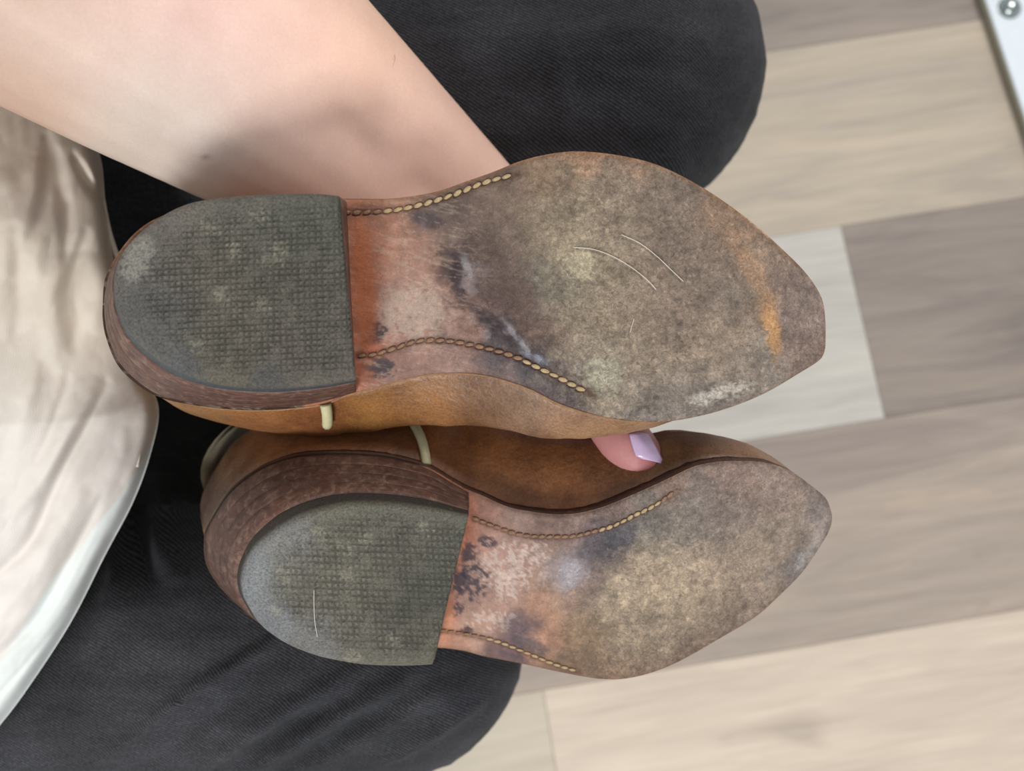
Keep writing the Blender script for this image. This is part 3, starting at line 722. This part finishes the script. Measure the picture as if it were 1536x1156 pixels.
b2.Nv = np.array([-0.10, -0.20, 0.975]); b2.thick = 0.0042; b2.t_up = 0.0082; b2.edgecol = (92, 66, 54)
b2.rows = [[(708, 776), (733, 786), (755, 794), (773, 800), (797, 804), (840, 805), (868, 803), (890, 797), (911, 792), (932, 783), (953, 772), (975, 762), (996, 749), (1016, 734)],
           [(658, 945), (684, 948), (712, 953), (737, 959), (758, 966), (780, 975), (805, 985), (826, 994), (847, 1001), (868, 1007)]]
b2.relief = lambda x, y: .0006*np.exp(-(((x-870)/50)**2+((y-850)/50)**2))*fbm(x/16, y/16, 44)
SOLE2 = [(672, 900, (14, 60), (190, 118, 80), 1.4), (690, 830, (14, 60), (182, 112, 78), 1.3), (712, 760, 18, (150, 108, 92), 1), (720, 800, 30, (158, 120, 106), 1), (700, 880, 26, (156, 126, 118), 1), (680, 955, 20, (170, 128, 104), 1),
 (750, 840, 40, (170, 138, 124), 1), (760, 900, 40, (168, 134, 118), 1), (730, 930, 30, (172, 138, 118), 1), (800, 830, 30, (152, 124, 112), 1), (820, 860, 28, (168, 134, 110), 1), (815, 920, 30, (176, 132, 102), 1), (810, 970, 22, (164, 124, 100), 1),
 (775, 940, 24, (100, 86, 92), 1), (760, 975, 18, (112, 88, 90), 1), (848, 850, 26, (146, 142, 148), 1), (850, 900, 24, (150, 126, 110), 1), (880, 810, 24, (92, 88, 96), 1), (925, 800, 28, (84, 82, 88), 1.2), (900, 840, 30, (94, 86, 88), 1.2), (890, 880, 26, (112, 98, 90), 1),
 (800, 785, 30, (132, 110, 100), 1), (860, 788, 26, (130, 108, 98), 1), (930, 765, 22, (128, 108, 98), 1), (1000, 735, 24, (136, 112, 100), 1), (880, 950, 40, (134, 112, 86), 1), (860, 990, 26, (126, 104, 84), 1),
 (930, 890, 30, (152, 138, 116), 1), (960, 940, 50, (140, 126, 106), 1), (1000, 870, 50, (158, 142, 120), 1), (1040, 920, 40, (144, 130, 110), 1), (1010, 800, 40, (122, 118, 108), 1), (980, 770, 30, (106, 106, 102), 1), (1070, 780, 50, (118, 110, 104), 1),
 (1090, 840, 50, (154, 138, 118), 1), (1100, 720, 30, (134, 114, 104), 1), (1160, 740, 40, (138, 122, 112), 1), (1180, 800, 40, (136, 124, 110), 1), (1220, 780, 24, (128, 120, 116), 1), (1190, 860, 26, (116, 112, 112), 1), (1130, 890, 40, (134, 120, 106), 1),
 (1070, 950, 30, (116, 102, 90), 1), (960, 1000, 30, (122, 102, 84), 1), (1040, 980, 20, (110, 94, 80), 1), (910, 1005, 25, (124, 102, 82), 1)]
def colour2(x, y, dl):
    c = colour_field(x, y, SOLE2, 24, 5, 0.80, 0.28)
    for q, (cx, cy, rx, ry) in enumerate([(704, 830, 14, 22), (690, 870, 14, 26), (688, 912, 10, 16), (710, 870, 30, 40), (730, 812, 18, 10), (700, 945, 12, 8)]):
        c = overlay(c, x, y, (58, 56, 66), cx, cy, rx, ry, 10, .85, .68 if q != 3 else .78, 5, 70+q)
    for q, (cx, cy, rx, ry) in enumerate([(765, 850, 60, 50), (800, 830, 30, 22), (740, 930, 50, 20), (760, 880, 30, 30)]):
        c = overlay(c, x, y, (196, 182, 174), cx, cy, rx, ry, 0, .7, .84, 4, 80+q)
    c = overlay(c, x, y, (86, 78, 88), 778, 938, 24, 22, 0, .6, .5, 9, 86)
    c = overlay(c, x, y, (80, 78, 86), 795, 968, 34, 12, 22, .7, .5, 8, 87)
    c = overlay(c, x, y, (84, 74, 82), 770, 985, 26, 7, 15, .7, .5, 8, 88)
    c = overlay(c, x, y, (160, 164, 176), 853, 862, 18, 26, 20, .5, .45, 9, 89)
    c = overlay(c, x, y, (78, 80, 88), 930, 800, 30, 18, -20, .6, .45, 10, 90)
    c = overlay(c, x, y, (76, 72, 80), 888, 822, 26, 18, -30, .5, .45, 10, 91)
    c = overlay(c, x, y, (172, 158, 138), 1010, 870, 100, 50, -25, .4, .70, 8, 92)
    c = overlay(c, x, y, (172, 160, 142), 940, 885, 24, 26, 0, .35, .6, 7, 93)
    c = overlay(c, x, y, (160, 160, 158), 1215, 830, 12, 40, 35, .5, .5, 7, 94)
    e = np.clip(1-dl/8, 0, 1)[..., None]*np.where(y > 800, 0.5, 0.25)[..., None]
    c = c*(1-e)+lin((110, 88, 74))*e
    for row, st in zip(b2.rows, (0.55, 0.5)):
        g = np.exp(-(dist_poly(x, y, row)/5)**2)[..., None]*st; c = c*(1-g)+lin((96, 68, 54))*g
    sp = np.interp(x, [640, 760, 850, 930, 1250], [.3, .4, .6, 1, .85])
    return np.concatenate([c*np.array([1.05, .985, .97]), sp[..., None]*.85], -1)
b2.colour = colour2
b2.cap_top = [(703, 773), (675, 768), (643, 762), (587, 756), (532, 755), (498, 760), (457, 773), (420, 793), (387, 819), (370, 845), (364, 868), (364, 882)]
b2.cap_bot = [(649, 996), (610, 998), (550, 996.5), (513, 991), (476, 983), (439, 969), (413, 954), (390, 935), (374, 909), (367, 895), (364, 882)]
b2.seat_top = [(703, 738), (680, 725), (643, 703), (606, 692), (569, 685), (513, 682), (457, 684), (420, 692), (384, 708), (348, 736), (325, 768), (310, 797), (309, 815)]
b2.seat_bot = [(656, 970), (610, 970), (550, 969), (480, 963), (430, 952), (392, 934), (359, 906), (333, 880), (314, 851), (309, 832), (309, 815)]
b2.capdepth = lambda x, y: 0.334+TL*(y-870)
b2.capwear = lambda x, y: 0.0022*np.clip((430-x)/60, 0, 1)**1.5+0.00012*fbm(x/20, y/20, 51)
b2.nlift = 4; b2.rim_t = 0.76; b2.lift_tint = (0.82, 0.80, 0.79); b2.rimcol = (54, 49, 44)
b2.tread = (649, 995, math.radians(-5), math.radians(92), 8.6, 9.6)
b2.smooth = lambda x, y: np.interp(x, [360, 460, 560], [44, 20, 5])
b2.caplabel = 'dark grey rubber heel top piece with a smooth bluish rear rim'
CAP2 = [(385, 860, 30, (116, 128, 134), 1.2), (400, 930, 30, (112, 122, 130), 1.2), (440, 810, 30, (112, 116, 114), 1), (470, 960, 30, (108, 112, 112), 1), (450, 880, 40, (104, 104, 92), 1), (530, 800, 50, (98, 100, 86), 1), (620, 800, 50, (90, 92, 80), 1),  # bluish sheen of the rear rim painted into the rubber colour
 (530, 880, 50, (100, 100, 86), 1), (620, 900, 50, (76, 78, 68), 1), (560, 960, 40, (96, 96, 84), 1), (640, 960, 30, (92, 92, 78), 1), (430, 790, 18, (110, 118, 120), 1)]
def capcol2(x, y, dl):
    c = colour_field(x, y, CAP2, 12, 6, 0.7, 0.16)*np.array([1.16, 1.08, 1.04])
    for q, (cx, cy) in enumerate([(520, 860), (550, 810), (480, 800), (425, 862), (410, 915), (530, 985), (590, 960), (640, 790), (515, 820)]):
        c = overlay(c, x, y, (176, 172, 150), cx, cy, 20, 14, 30, .25, .8, 4, 110+q)
    return c
b2.capcolour = capcol2
b2.hu = [0, .1, .2, .3, .4, .5, .6, .7, .8, .9, 1.0]
b2.hh = [.10, .11, .11, .105, .085, .074, .066, .056, .044, .032, .012]
b2.bB = [.002, .002, .002, .004, .006, .006, .004, .002, .0, 0, 0]
b2.bT = [.006, .008, .010, .014, .024, .030, .026, .016, .008, .002, 0]
b2.shear = [.0, .0, -.002, -.004, -.006, -.006, -.004, 0, 0, 0, 0]; b2.back = (.003, .010, .017, .021)
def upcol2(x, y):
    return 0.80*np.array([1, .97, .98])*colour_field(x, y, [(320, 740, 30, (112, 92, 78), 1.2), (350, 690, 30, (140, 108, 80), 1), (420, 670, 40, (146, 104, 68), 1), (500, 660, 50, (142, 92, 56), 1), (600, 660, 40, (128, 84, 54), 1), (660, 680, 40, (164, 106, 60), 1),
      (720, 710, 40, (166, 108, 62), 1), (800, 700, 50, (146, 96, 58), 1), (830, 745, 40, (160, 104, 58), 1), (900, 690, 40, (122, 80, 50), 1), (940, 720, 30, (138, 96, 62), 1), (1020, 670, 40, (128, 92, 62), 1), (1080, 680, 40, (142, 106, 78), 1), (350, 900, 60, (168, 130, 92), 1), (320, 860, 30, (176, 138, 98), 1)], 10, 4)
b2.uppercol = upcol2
b2.sh0 = np.array([-.115, .046, .43]); b2.sh1 = np.array([-.132, .048, .60])
b2.shx = [.058, .056, .055]; b2.shy = [.036, .040, .044]

def build_boot(b, name, label, loc_px):
    root = empty(name, W(*loc_px)); tag(root, label, 'boot', 'pair of worn western boots')
    out, T, B = build_sole(b, root)
    build_welt(b, root, T, B, 'welt', M['welt'], b.thick, b.t_up+0.0004, 3.5 if b is b1 else 2.0)
    up, S = build_upper(b, root)
    if b is b1: build_welt(b, root, T, B, 'rand', M['rand'], b.t_up+.0006, b.t_up+.0024, -2.4)
    build_heel(b, root); shaft(b, root)
    return root, out, up, S, T, B
r1, out1, up1, S1, T1, B1 = build_boot(b1, 'western_boot', 'upper tan leather western boot, sole up, blunt toe, orange scuff near the toe tip', (345, 440, .52))
r2, out2, up2, S2, T2, B2 = build_boot(b2, 'western_boot', 'lower tan leather western boot, sole up, tilted to show its stacked brown heel side', (520, 800, .55))
stitches(b1, out1, b1.rows[0], 15.5, lambda s: ('thread', 7) if s > .2 else ('thread_old', 7))
stitches(b1, out1, b1.rows[1], 15.0, lambda s: ('thread', 6) if s > .72 else ('thread_old', 6))
stitches(b2, out2, b2.rows[0], 11.5, lambda s: ('thread', 5.5) if .62 < s < .95 else ('thread_old', 5))
stitches(b2, out2, b2.rows[1], 12, lambda s: ('thread', 4.5) if s > .35 else ('thread_old', 3.5))
def piping_line(S, pxs, r, parent, up_side):
    """cord laid on the upper's surface through photographed points, found on the visible skin"""
    P = S.reshape(-1, 3); wp = toW(P); X, Y = toPx(wp); pts = []
    for (a, c_) in cat(pxs, 4):
        dd = (X-a)**2+(Y-c_)**2; k = np.argsort(dd)[:40]; k = k[np.argsort(P[k, 2])[:6]]
        dep = P[k, 2].mean(); pts.append((a, c_, dep))
    pts = np.array(pts); tt = np.arange(len(pts)); pts[:, 2] = np.polyval(np.polyfit(tt, pts[:, 2], 2), tt); pts = W(pts[:, 0], pts[:, 1], pts[:, 2]-0.0006)
    V, Fc = tube(np.array(pts), r, 10); return obj('piping', V, Fc, M['piping'], parent)
piping_line(S1, [(488, 606), (490, 616), (491, 627), (491, 637)], 0.0024, up1, False)
piping_line(S2, [(619, 633), (626, 645), (632, 658), (637, 676), (640, 697)], 0.0023, up2, True)

def fibre(pts, dfn, r=0.00014, lab=''):
    p = cat(pts, 6); P_ = np.array([W(a, c_, dfn(a, c_)-0.0007) for a, c_ in p])
    V, Fc = tube(P_, r, 5); o = obj('loose_hair', V, Fc, M['fibre']); tag(o, lab, 'hair', 'stray hairs on the boot soles'); return o
fibre([(860, 371), (890, 374), (920, 385), (950, 403), (972, 421), (984, 434)], b1.depth, lab='longer pale hair curving across the ball of the upper sole')
fibre([(932, 352), (960, 365), (985, 384), (1005, 403), (1025, 422)], b1.depth, lab='pale hair curving right of the longer hair on the upper sole')
fibre([(945, 498), (948, 488), (951, 478)], b1.depth, lab='tiny pale hair low on the forefoot of the upper sole')
fibre([(471, 885), (471, 905), (472, 930), (476, 955)], b2.capdepth, lab='straight pale hair on the rubber heel of the lower boot')

# ------------------------------------------------------------------ person
person = empty('person', W(-250, 700, .62))
tag(person, 'seated person in black jeans and cream shirt, bare arm reaching behind the two boots', 'person')
def capsules(chains):
    """tapered capsules, each the hull of two spheres"""
    bs = bmesh.new(); bmesh.ops.create_icosphere(bs, subdivisions=3, radius=1.0)
    U = np.array([v.co[:] for v in bs.verts]); bs.free(); out = bmesh.new(); tmp = bpy.data.meshes.new('hull')
    for ch in chains:
        for (a, ra), (b_, rb) in zip(ch[:-1], ch[1:]):
            bm = bmesh.new()
            for p in np.r_[U*ra+np.array(a), U*rb+np.array(b_)]: bm.verts.new(p)
            h = bmesh.ops.convex_hull(bm, input=bm.verts[:])
            dv = [v for v in bm.verts if not v.link_faces]
            if dv: bmesh.ops.delete(bm, geom=dv, context='VERTS')
            bm.to_mesh(tmp); bm.free(); out.from_mesh(tmp)
    bpy.data.meshes.remove(tmp); return out
def blob(chains, voxel, smooth_it):
    bm = capsules(chains); me = bpy.data.meshes.new('tmp'); bm.to_mesh(me); bm.free()
    o = bpy.data.objects.new('tmp', me); col.objects.link(o)
    r = o.modifiers.new('r', 'REMESH'); r.mode = 'VOXEL'; r.voxel_size = voxel
    s = o.modifiers.new('s', 'SMOOTH'); s.iterations = smooth_it; s.factor = 0.5
    dg = bpy.context.evaluated_depsgraph_get(); ev = o.evaluated_get(dg); m2 = ev.to_mesh()
    V = np.zeros(len(m2.vertices)*3); m2.vertices.foreach_get('co', V); V = V.reshape(-1, 3)
    Nn = np.zeros(len(m2.vertices)*3); m2.vertices.foreach_get('normal', Nn); Nn = Nn.reshape(-1, 3)
    Fc = [tuple(p.vertices) for p in m2.polygons]; ev.to_mesh_clear()
    bpy.data.objects.remove(o); bpy.data.meshes.remove(me); return V, Nn, Fc
def w(px, py, d): return tuple(W(px, py, d))
def cc(x, y, d): return tuple(toW(np.array([x, y, d])))
# arm: pairs of chains side by side give the flattened forearm
apex = np.array([1122., 662.]); ud = np.array([-.803, -.596]); un = np.array([-.596, .803])
def armc(D, d, flat=0.76, hw=None):
    c = apex+ud*D; h = D*.2207 if hw is None else hw
    r = h*d/F*flat; o_ = h*(1-flat)
    return [(w(*(c+un*s*o_), d), r) for s in (-1, 1)]
st = [armc(1500, .315, hw=300), armc(1300, .335, hw=282), armc(1100, .355), armc(850, .385), armc(700, .405), armc(550, .428), armc(430, .445, .8, 92)]
chains = [[s[0] for s in st], [s[1] for s in st]]
for s in st: chains.append([s[0], s[1]])
wr = w(800, 420, .452)
chains.append([st[-1][0], (wr, .024)]); chains.append([st[-1][1], (wr, .024)])
# palm and fingers behind the boots
pal = [w(860, 470, .452), w(905, 520, .452)]
kn = [(w(x, y, .452), .0125) for x, y in ((770, 560), (825, 575), (880, 580), (930, 570))]
for k in kn: chains.append([(wr, .020), k])
for a, b_ in zip(kn[:-1], kn[1:]): chains.append([a, b_])
for i, (x, L) in enumerate(((768, .85), (825, .97), (882, 1.0), (938, .92))):
    y0 = 570
    pts = [(kn[i][0], .0115), (w(x+4, 640+10*L, .478), .0098), (w(x+8, 700+18*L, .490), .0088), (w(x+10, 745+30*L, .488), .0078)]
    chains.append(pts)
# thumb: leaves the side of the palm and comes up between the boots
chains.append([(w(855, 470, .450), .019), (w(893, 560, .412), .0150), (w(909, 612, .382), .0140), (w(922, 638, .371), .0134), (w(939, 663, .366), .0130), (w(957, 683, .3645), .0122), (w(972, 692, .3645), .0104)])
# upper arm and torso, out of the frame on the left
sh = cc(-.40, -.17, .06); st0 = [x for x in st[0]]
chains.append([st0[0], (sh, .055)]); chains.append([st0[1], (sh, .055)])
chains.append([(cc(-.50, .02, .02), .10), (cc(-.49, .03, .25), .12), (cc(-.46, .04, .48), .13)])
chains.append([(sh, .06), (cc(-.50, .02, .02), .09)]); chains.append([(cc(-.50, .02, .02), .07), (cc(-.58, .16, .05), .055)])
V, Nn, Fc = blob(chains, 0.0028, 10)
px, py = toPx(V)
c = colour_field(px, py, [(0, 60, 90, (204, 176, 160), 1), (120, 60, 110, (214, 188, 174), 1), (300, 40, 110, (234, 198, 188), 1), (450, 60, 110, (236, 198, 182), 1), (560, 60, 90, (240, 198, 174), 1), (250, 160, 100, (202, 190, 178), 1.2), (380, 150, 90, (212, 192, 182), 1),
   (40, 140, 70, (196, 166, 148), 1), (280, 230, 60, (214, 200, 192), 1), (450, 200, 100, (222, 186, 170), 1), (600, 200, 100, (230, 192, 176), 1), (700, 220, 60, (230, 190, 172), 1), (925, 655, 50, (190, 132, 130), 1.5), (965, 712, 25, (176, 108, 108), 1.2), (970, 640, 18, (206, 160, 144), 1)], 12, 7)  # skin tones with some shading painted in, darker at the left edge
c = overlay(c, px, py, (120, 92, 78), 311, 235, 6, 5, 0, .6)
body = obj('body', V, Fc, M['skin'], person, colors=c, fixn=False)
# fine arm hair near the elbow side
HV = []; HF = []; bx, by = px, py; bd = toC(V)[:, 2]
front = bd < .45
for q in range(80):
    hx = rng.uniform(380, 620); hy = rng.uniform(-10, 110); ang = rng.uniform(-0.6, 0.6)+(.9 if hx > 500 else -.2); L = rng.uniform(12, 26)
    pts = np.array([(hx+L*t*math.cos(ang+.5*t), hy+L*t*math.sin(ang+.5*t)) for t in (0, .33, .66, 1)])
    dd = [bd[np.argmin((bx-a)**2+(by-b_)**2+np.where(front, 0, 1e6))] for a, b_ in pts]; dd = np.array(dd)-np.array([0, .0006, .0008, .0009])
    if max(abs(np.diff(dd))) > .004 or min(pts[:, 1]-1.167*(pts[:, 0]-555)) < 14: continue
    v_, f_ = tube(W(pts[:, 0], pts[:, 1], dd), [.00008, .00007, .00005, .00002], 3)
    o_ = len(HV)*12; HV.append(v_); HF += [tuple(i+o_ for i in f) for f in f_]
M['hair'] = m_simple('fine_body_hair', (150, 116, 92), 0.6, 0.3, 100, 0.1, 0)
obj('arm_hair', np.concatenate(HV), HF, M['hair'], body, fixn=False)['kind'] = 'stuff'
# thumbnail: curved plate with a free squared tip
def nail():
    q = np.array([[(944, 651), (957, 646), (973, 651)], [(949, 670), (966, 663), (983, 667)], [(954, 684), (974, 680), (991, 682)], [(965, 689), (982, 691), (997, 697)]], float)
    bv = np.array([v.co[:] for v in body.data.vertices])+np.array(absloc(body)); bx, by = toPx(bv); bd = toC(bv)[:, 2]
    dep = np.zeros((4, 3))
    nu, nv = 14, 12; V = []
    for i in range(nu):
        s = i/(nu-1)*3; a = min(int(s), 2); f_ = s-a
        for j in range(nv):
            t = j/(nv-1)
            L = [(1-t)**2, 2*t*(1-t), t*t]
            A = sum(L[k]*q[a, k] for k in range(3))*(1-f_)+sum(L[k]*q[a+1, k] for k in range(3))*f_
            V.append((A[0], A[1]))
    V = np.array(V); D = np.zeros(len(V))
    for i, (a, b_) in enumerate(V):
        dist = np.hypot(bx-a, by-b_)+np.where(bd < .372, 0, 1e6); kk = dist < 4.5
        D[i] = bd[kk].min() if kk.any() else bd[np.argsort(dist)[:4]].mean()
    D = D.reshape(nu, nv)
    for _ in range(3):
        Q = np.pad(D, 1, mode='edge'); D = (Q[:-2, 1:-1]+Q[2:, 1:-1]+Q[1:-1, :-2]+Q[1:-1, 2:]+Q[1:-1, 1:-1]*2)/6
    tt = np.linspace(0, 1, nv)[None, :]; D = D-.0010-.0012*4*tt*(1-tt)
    V = PC(V[:, 0], V[:, 1], D.reshape(-1))
    n = len(V); V2 = np.r_[V, V+np.array([-.0002, 0, .0009])]
    Fc = [tuple(f) for f in gridfaces(nu, nv)]+[tuple(f[::-1]) for f in gridfaces(nu, nv, off=n)]
    ring = [i*nv for i in range(nu)]+[(nu-1)*nv+j for j in range(1, nv)]+[i*nv+nv-1 for i in range(nu-2, -1, -1)]+[j for j in range(nv-2, 0, -1)]
    for i in range(len(ring)): a, b_ = ring[i], ring[(i+1) % len(ring)]; Fc.append((a, b_, b_+n, a+n))
    o = obj('thumbnail', toW(V2), Fc, M['nail'], body); o['label'] = 'glossy lilac thumbnail'
nail()

# jeans: one garment
T1a = w(-250, 330, .60); K1 = w(930, 118, .505)
jc = [[(T1a, .115), (w(300, 175, .545), .104), (w(700, 135, .515), .094), (K1, .0915)],
      [(K1, .0915), (cc(.06, -.19, .62), .068), (cc(.05, -.155, .86), .052)],
      [(w(-250, 930, .58), .115), (w(150, 985, .53), .105), (w(430, 965, .50), .090), (w(598, 955, .49), .0810)],
      [(w(598, 955, .49), .0810), (cc(-.06, .15, .62), .066), (cc(-.06, .12, .86), .052)],
      [(w(-250, 330, .60), .12), (w(-250, 930, .60), .12)],
      [(w(-300, 600, .60), .12), (w(170, 600, .64), .10), (w(360, 640, .68), .085)], [(w(170, 300, .56), .09), (w(170, 640, .62), .09), (w(150, 900, .56), .09)],
      [(w(-250, 330, .60), .12), (w(170, 600, .66), .10)], [(w(-250, 930, .60), .12), (w(170, 600, .66), .10)]]
V, Nn, Fc = blob(jc, 0.0042, 12)
px, py = toPx(V); disp = np.zeros(len(V))
def ridge(pts, wd, amp):
    global disp
    disp += 1.7*amp*fold(px, py, pts, wd)
for pts, wd, am in (([(130, 1160), (276, 1047), (355, 1000), (398, 972), (450, 940)], 9, .0035), ([(200, 1170), (300, 1085), (380, 1040)], 14, -.0025),
      ([(290, 1160), (394, 1086), (497, 1027), (560, 990)], 12, .004), ([(330, 1165), (440, 1090), (540, 1040)], 13, -.0035), ([(367, 1160), (500, 1078), (580, 1030), (640, 990)], 12, .0035),
      ([(438, 1160), (560, 1090), (660, 1030)], 14, .003), ([(410, 1165), (520, 1100), (640, 1030)], 12, -.003), ([(210, 690), (205, 780), (225, 880)], 12, -.004), ([(180, 800), (170, 900), (120, 1000)], 16, .003),
      ([(240, 700), (236, 800), (270, 880)], 16, .003), ([(560, 1150), (660, 1090), (740, 1040)], 10, .0025), ([(700, 60), (900, 70), (1080, 40)], 40, .002), ([(820, 20), (840, 120), (850, 220)], 14, .001)):
    ridge(pts, wd, am)
disp += .0009*fbm(px/45, py/45, 61)+.0005*fbm(px/14, py/14, 62)
V = V+Nn*disp[:, None]
jeans = obj('jeans', V, Fc, M['denim'], person, fixn=False)
for k, (x, y) in enumerate(((.05, -.155), (-.06, .12))):
    a = cc(x, y, .855); a0 = np.array(a)
    V, Nn, Fc = blob([[(a, .036), ((a0[0], a0[1], .045), .036)], [((a0[0]-.03, a0[1], .040), .034), ((a0[0]+.08, a0[1], .040), .036), ((a0[0]+.13, a0[1], .026), .022)]], .005, 8)
    V[:, 2] = np.maximum(V[:, 2], 0.001)
    obj('foot', V, Fc, M['sock'], person, fixn=False)

# shirt
def shirt():
    hem = cat([(118, 150), (150, 233), (158, 300), (168, 372), (178, 430), (192, 500), (215, 560), (238, 612), (226, 680), (200, 752), (158, 832), (108, 930), (50, 1020), (0, 1087), (-60, 1150), (-140, 1220)], 10)
    hem = resample(hem, 260); nt = 200; Vs = []; PX = []
    base = np.array([[-190, 60]])
    left = resample(np.array([(-190., 60), (-200, 300), (-210, 600), (-230, 900), (-280, 1240)]), 260)
    for i in range(260):
        t = np.linspace(0, 1, nt)[:, None]; PX.append(hem[i]*(1-t)+left[i]*t)
    G = np.array(PX); x, y = G[..., 0], G[..., 1]
    dh = dist_poly(x.ravel(), y.ravel(), hem[::4]).reshape(x.shape)
    d = .402-.062*np.clip(dh/330, 0, 1)**0.75+ .012*np.clip((350-y)/300, 0, 1)+.012*np.exp(-((dh)/10)**2)
    def rd(p, wd, am):
        return 0.85*am*fold(x, y, p, wd*1.1)
    for p, wd, am in (([(70, 195), (74, 240), (66, 300), (40, 380)], 13, .0045), ([(57, 235), (52, 330), (60, 420)], 20, -.004), ([(84, 218), (90, 274), (100, 340), (95, 400)], 10, .004),
        ([(107, 226), (133, 274), (157, 307), (172, 330)], 7, .0045), ([(120, 230), (150, 272), (166, 300)], 9, -.0025), ([(133, 340), (114, 397), (102, 445), (112, 492), (107, 530)], 12, .0055), ([(90, 400), (80, 480), (88, 560)], 18, -.003),
        ([(140, 380), (150, 440), (140, 500)], 16, -.003), ([(166, 568), (128, 644), (95, 700), (51, 802), (8, 850), (-60, 900)], 10, .005), ([(150, 568), (108, 640), (70, 710), (10, 780)], 14, -.004),
        ([(158, 731), (118, 814), (63, 913), (24, 960), (-30, 1010)], 9, .0045), ([(130, 731), (90, 800), (40, 880), (-10, 930)], 15, -.004), ([(190, 640), (175, 700), (140, 760)], 12, -.002),
        ([(0, 250), (20, 320), (10, 420)], 20, -.003), ([(20, 330), (30, 440), (20, 520)], 14, .003), ([(30, 600), (10, 680), (-30, 760)], 18, .003), ([(60, 540), (30, 640), (0, 720)], 16, -.003),
        ([(105, 560), (80, 640), (50, 700)], 8, .002), ([(181, 779), (98, 921), (0, 1040), (-40, 1080)], 5, .0016)):
        d = d+rd(p, wd, am)
    d = d+.0012*fbm(x/80, y/110, 71, 2)+.0006*(1-np.abs(fbm(x/50+y/90, y/70, 73, 3))*2)+.00012*fbm(x/14, y/20, 72, 2)
    C = PC(x, y, d)
    # continue up the torso beyond the frame
    nx = 40; last = C[:, -1]; ext = []
    for k in range(1, nx+1):
        s = k/nx; e = last.copy(); e[:, 0] -= .10*math.sin(s*1.4)+.02*s; e[:, 2] -= .32*s**1.2
        e[:, 1] = .04+(e[:, 1]-.04)*(1-.25*s); ext.append(e)
    C = np.concatenate([C, np.stack(ext, 1)], 1)
    nv = C.shape[1]; V = C.reshape(-1, 3)
    cx = np.concatenate([x, np.repeat(x[:, -1:], nx, 1)], 1); cy = np.concatenate([y, np.repeat(y[:, -1:], nx, 1)], 1)
    col_ = colour_field(cx, cy, [(50, 250, 120, (208, 199, 186), 1), (100, 400, 120, (208, 199, 186), 1), (30, 500, 120, (214, 208, 198), 1), (60, 700, 120, (216, 212, 206), 1), (20, 850, 120, (224, 219, 214), 1), (150, 700, 80, (214, 206, 198), 1)], 5, 8)  # brighter toward the bottom: window light painted into the cloth colour
    hb = np.clip((60*np.clip((cy-640)/250, 0.05, 1)-np.concatenate([dh, np.repeat(dh[:, -1:], nx, 1)], 1))/6, 0, 1)[..., None]*np.clip((cy-560)/100, 0, 1)[..., None]
    col_ = col_*(1-hb)+lin((222, 228, 226))*hb
    V2 = V+np.array([-.0008, 0, .0014]); n = len(V)
    Fc = [tuple(f) for f in gridfaces(260, nv)]+[tuple(f[::-1]) for f in gridfaces(260, nv, off=n)]
    ring = [i*nv for i in range(260)]+[259*nv+j for j in range(1, nv)]+[i*nv+nv-1 for i in range(258, -1, -1)]+[j for j in range(nv-2, 0, -1)]
    for i in range(len(ring)): a, b_ = ring[i], ring[(i+1) % len(ring)]; Fc.append((a, b_, b_+n, a+n))
    cl = np.r_[col_.reshape(-1, 3), col_.reshape(-1, 3)*.9]
    return obj('shirt', toW(np.r_[V, V2]), Fc, M['shirt'], person, colors=cl, fixn=False)
sh_o = shirt()
def roll(pts, deps, r, name, par):
    p = cat(np.c_[np.array(pts, float), np.array(deps)], 8); P_ = W(p[:, 0], p[:, 1], p[:, 2])
    V, Fc = tube(P_, r, 8); return obj(name, V, Fc, M['seam'], par)
M['seam'] = m_simple('cream_seam', (216, 212, 200), 0.9, 0.1, 300, 0.06, 0.0001)
roll([(141, 228), (152, 290), (163, 345), (176, 385), (186, 410)], [.420, .418, .415, .413, .412], 0.0014, 'inner_hem', sh_o)
roll([(206, 592), (211, 630), (211, 665), (206, 700)], [.398, .3975, .397, .397], 0.0006, 'hem_seam', sh_o)
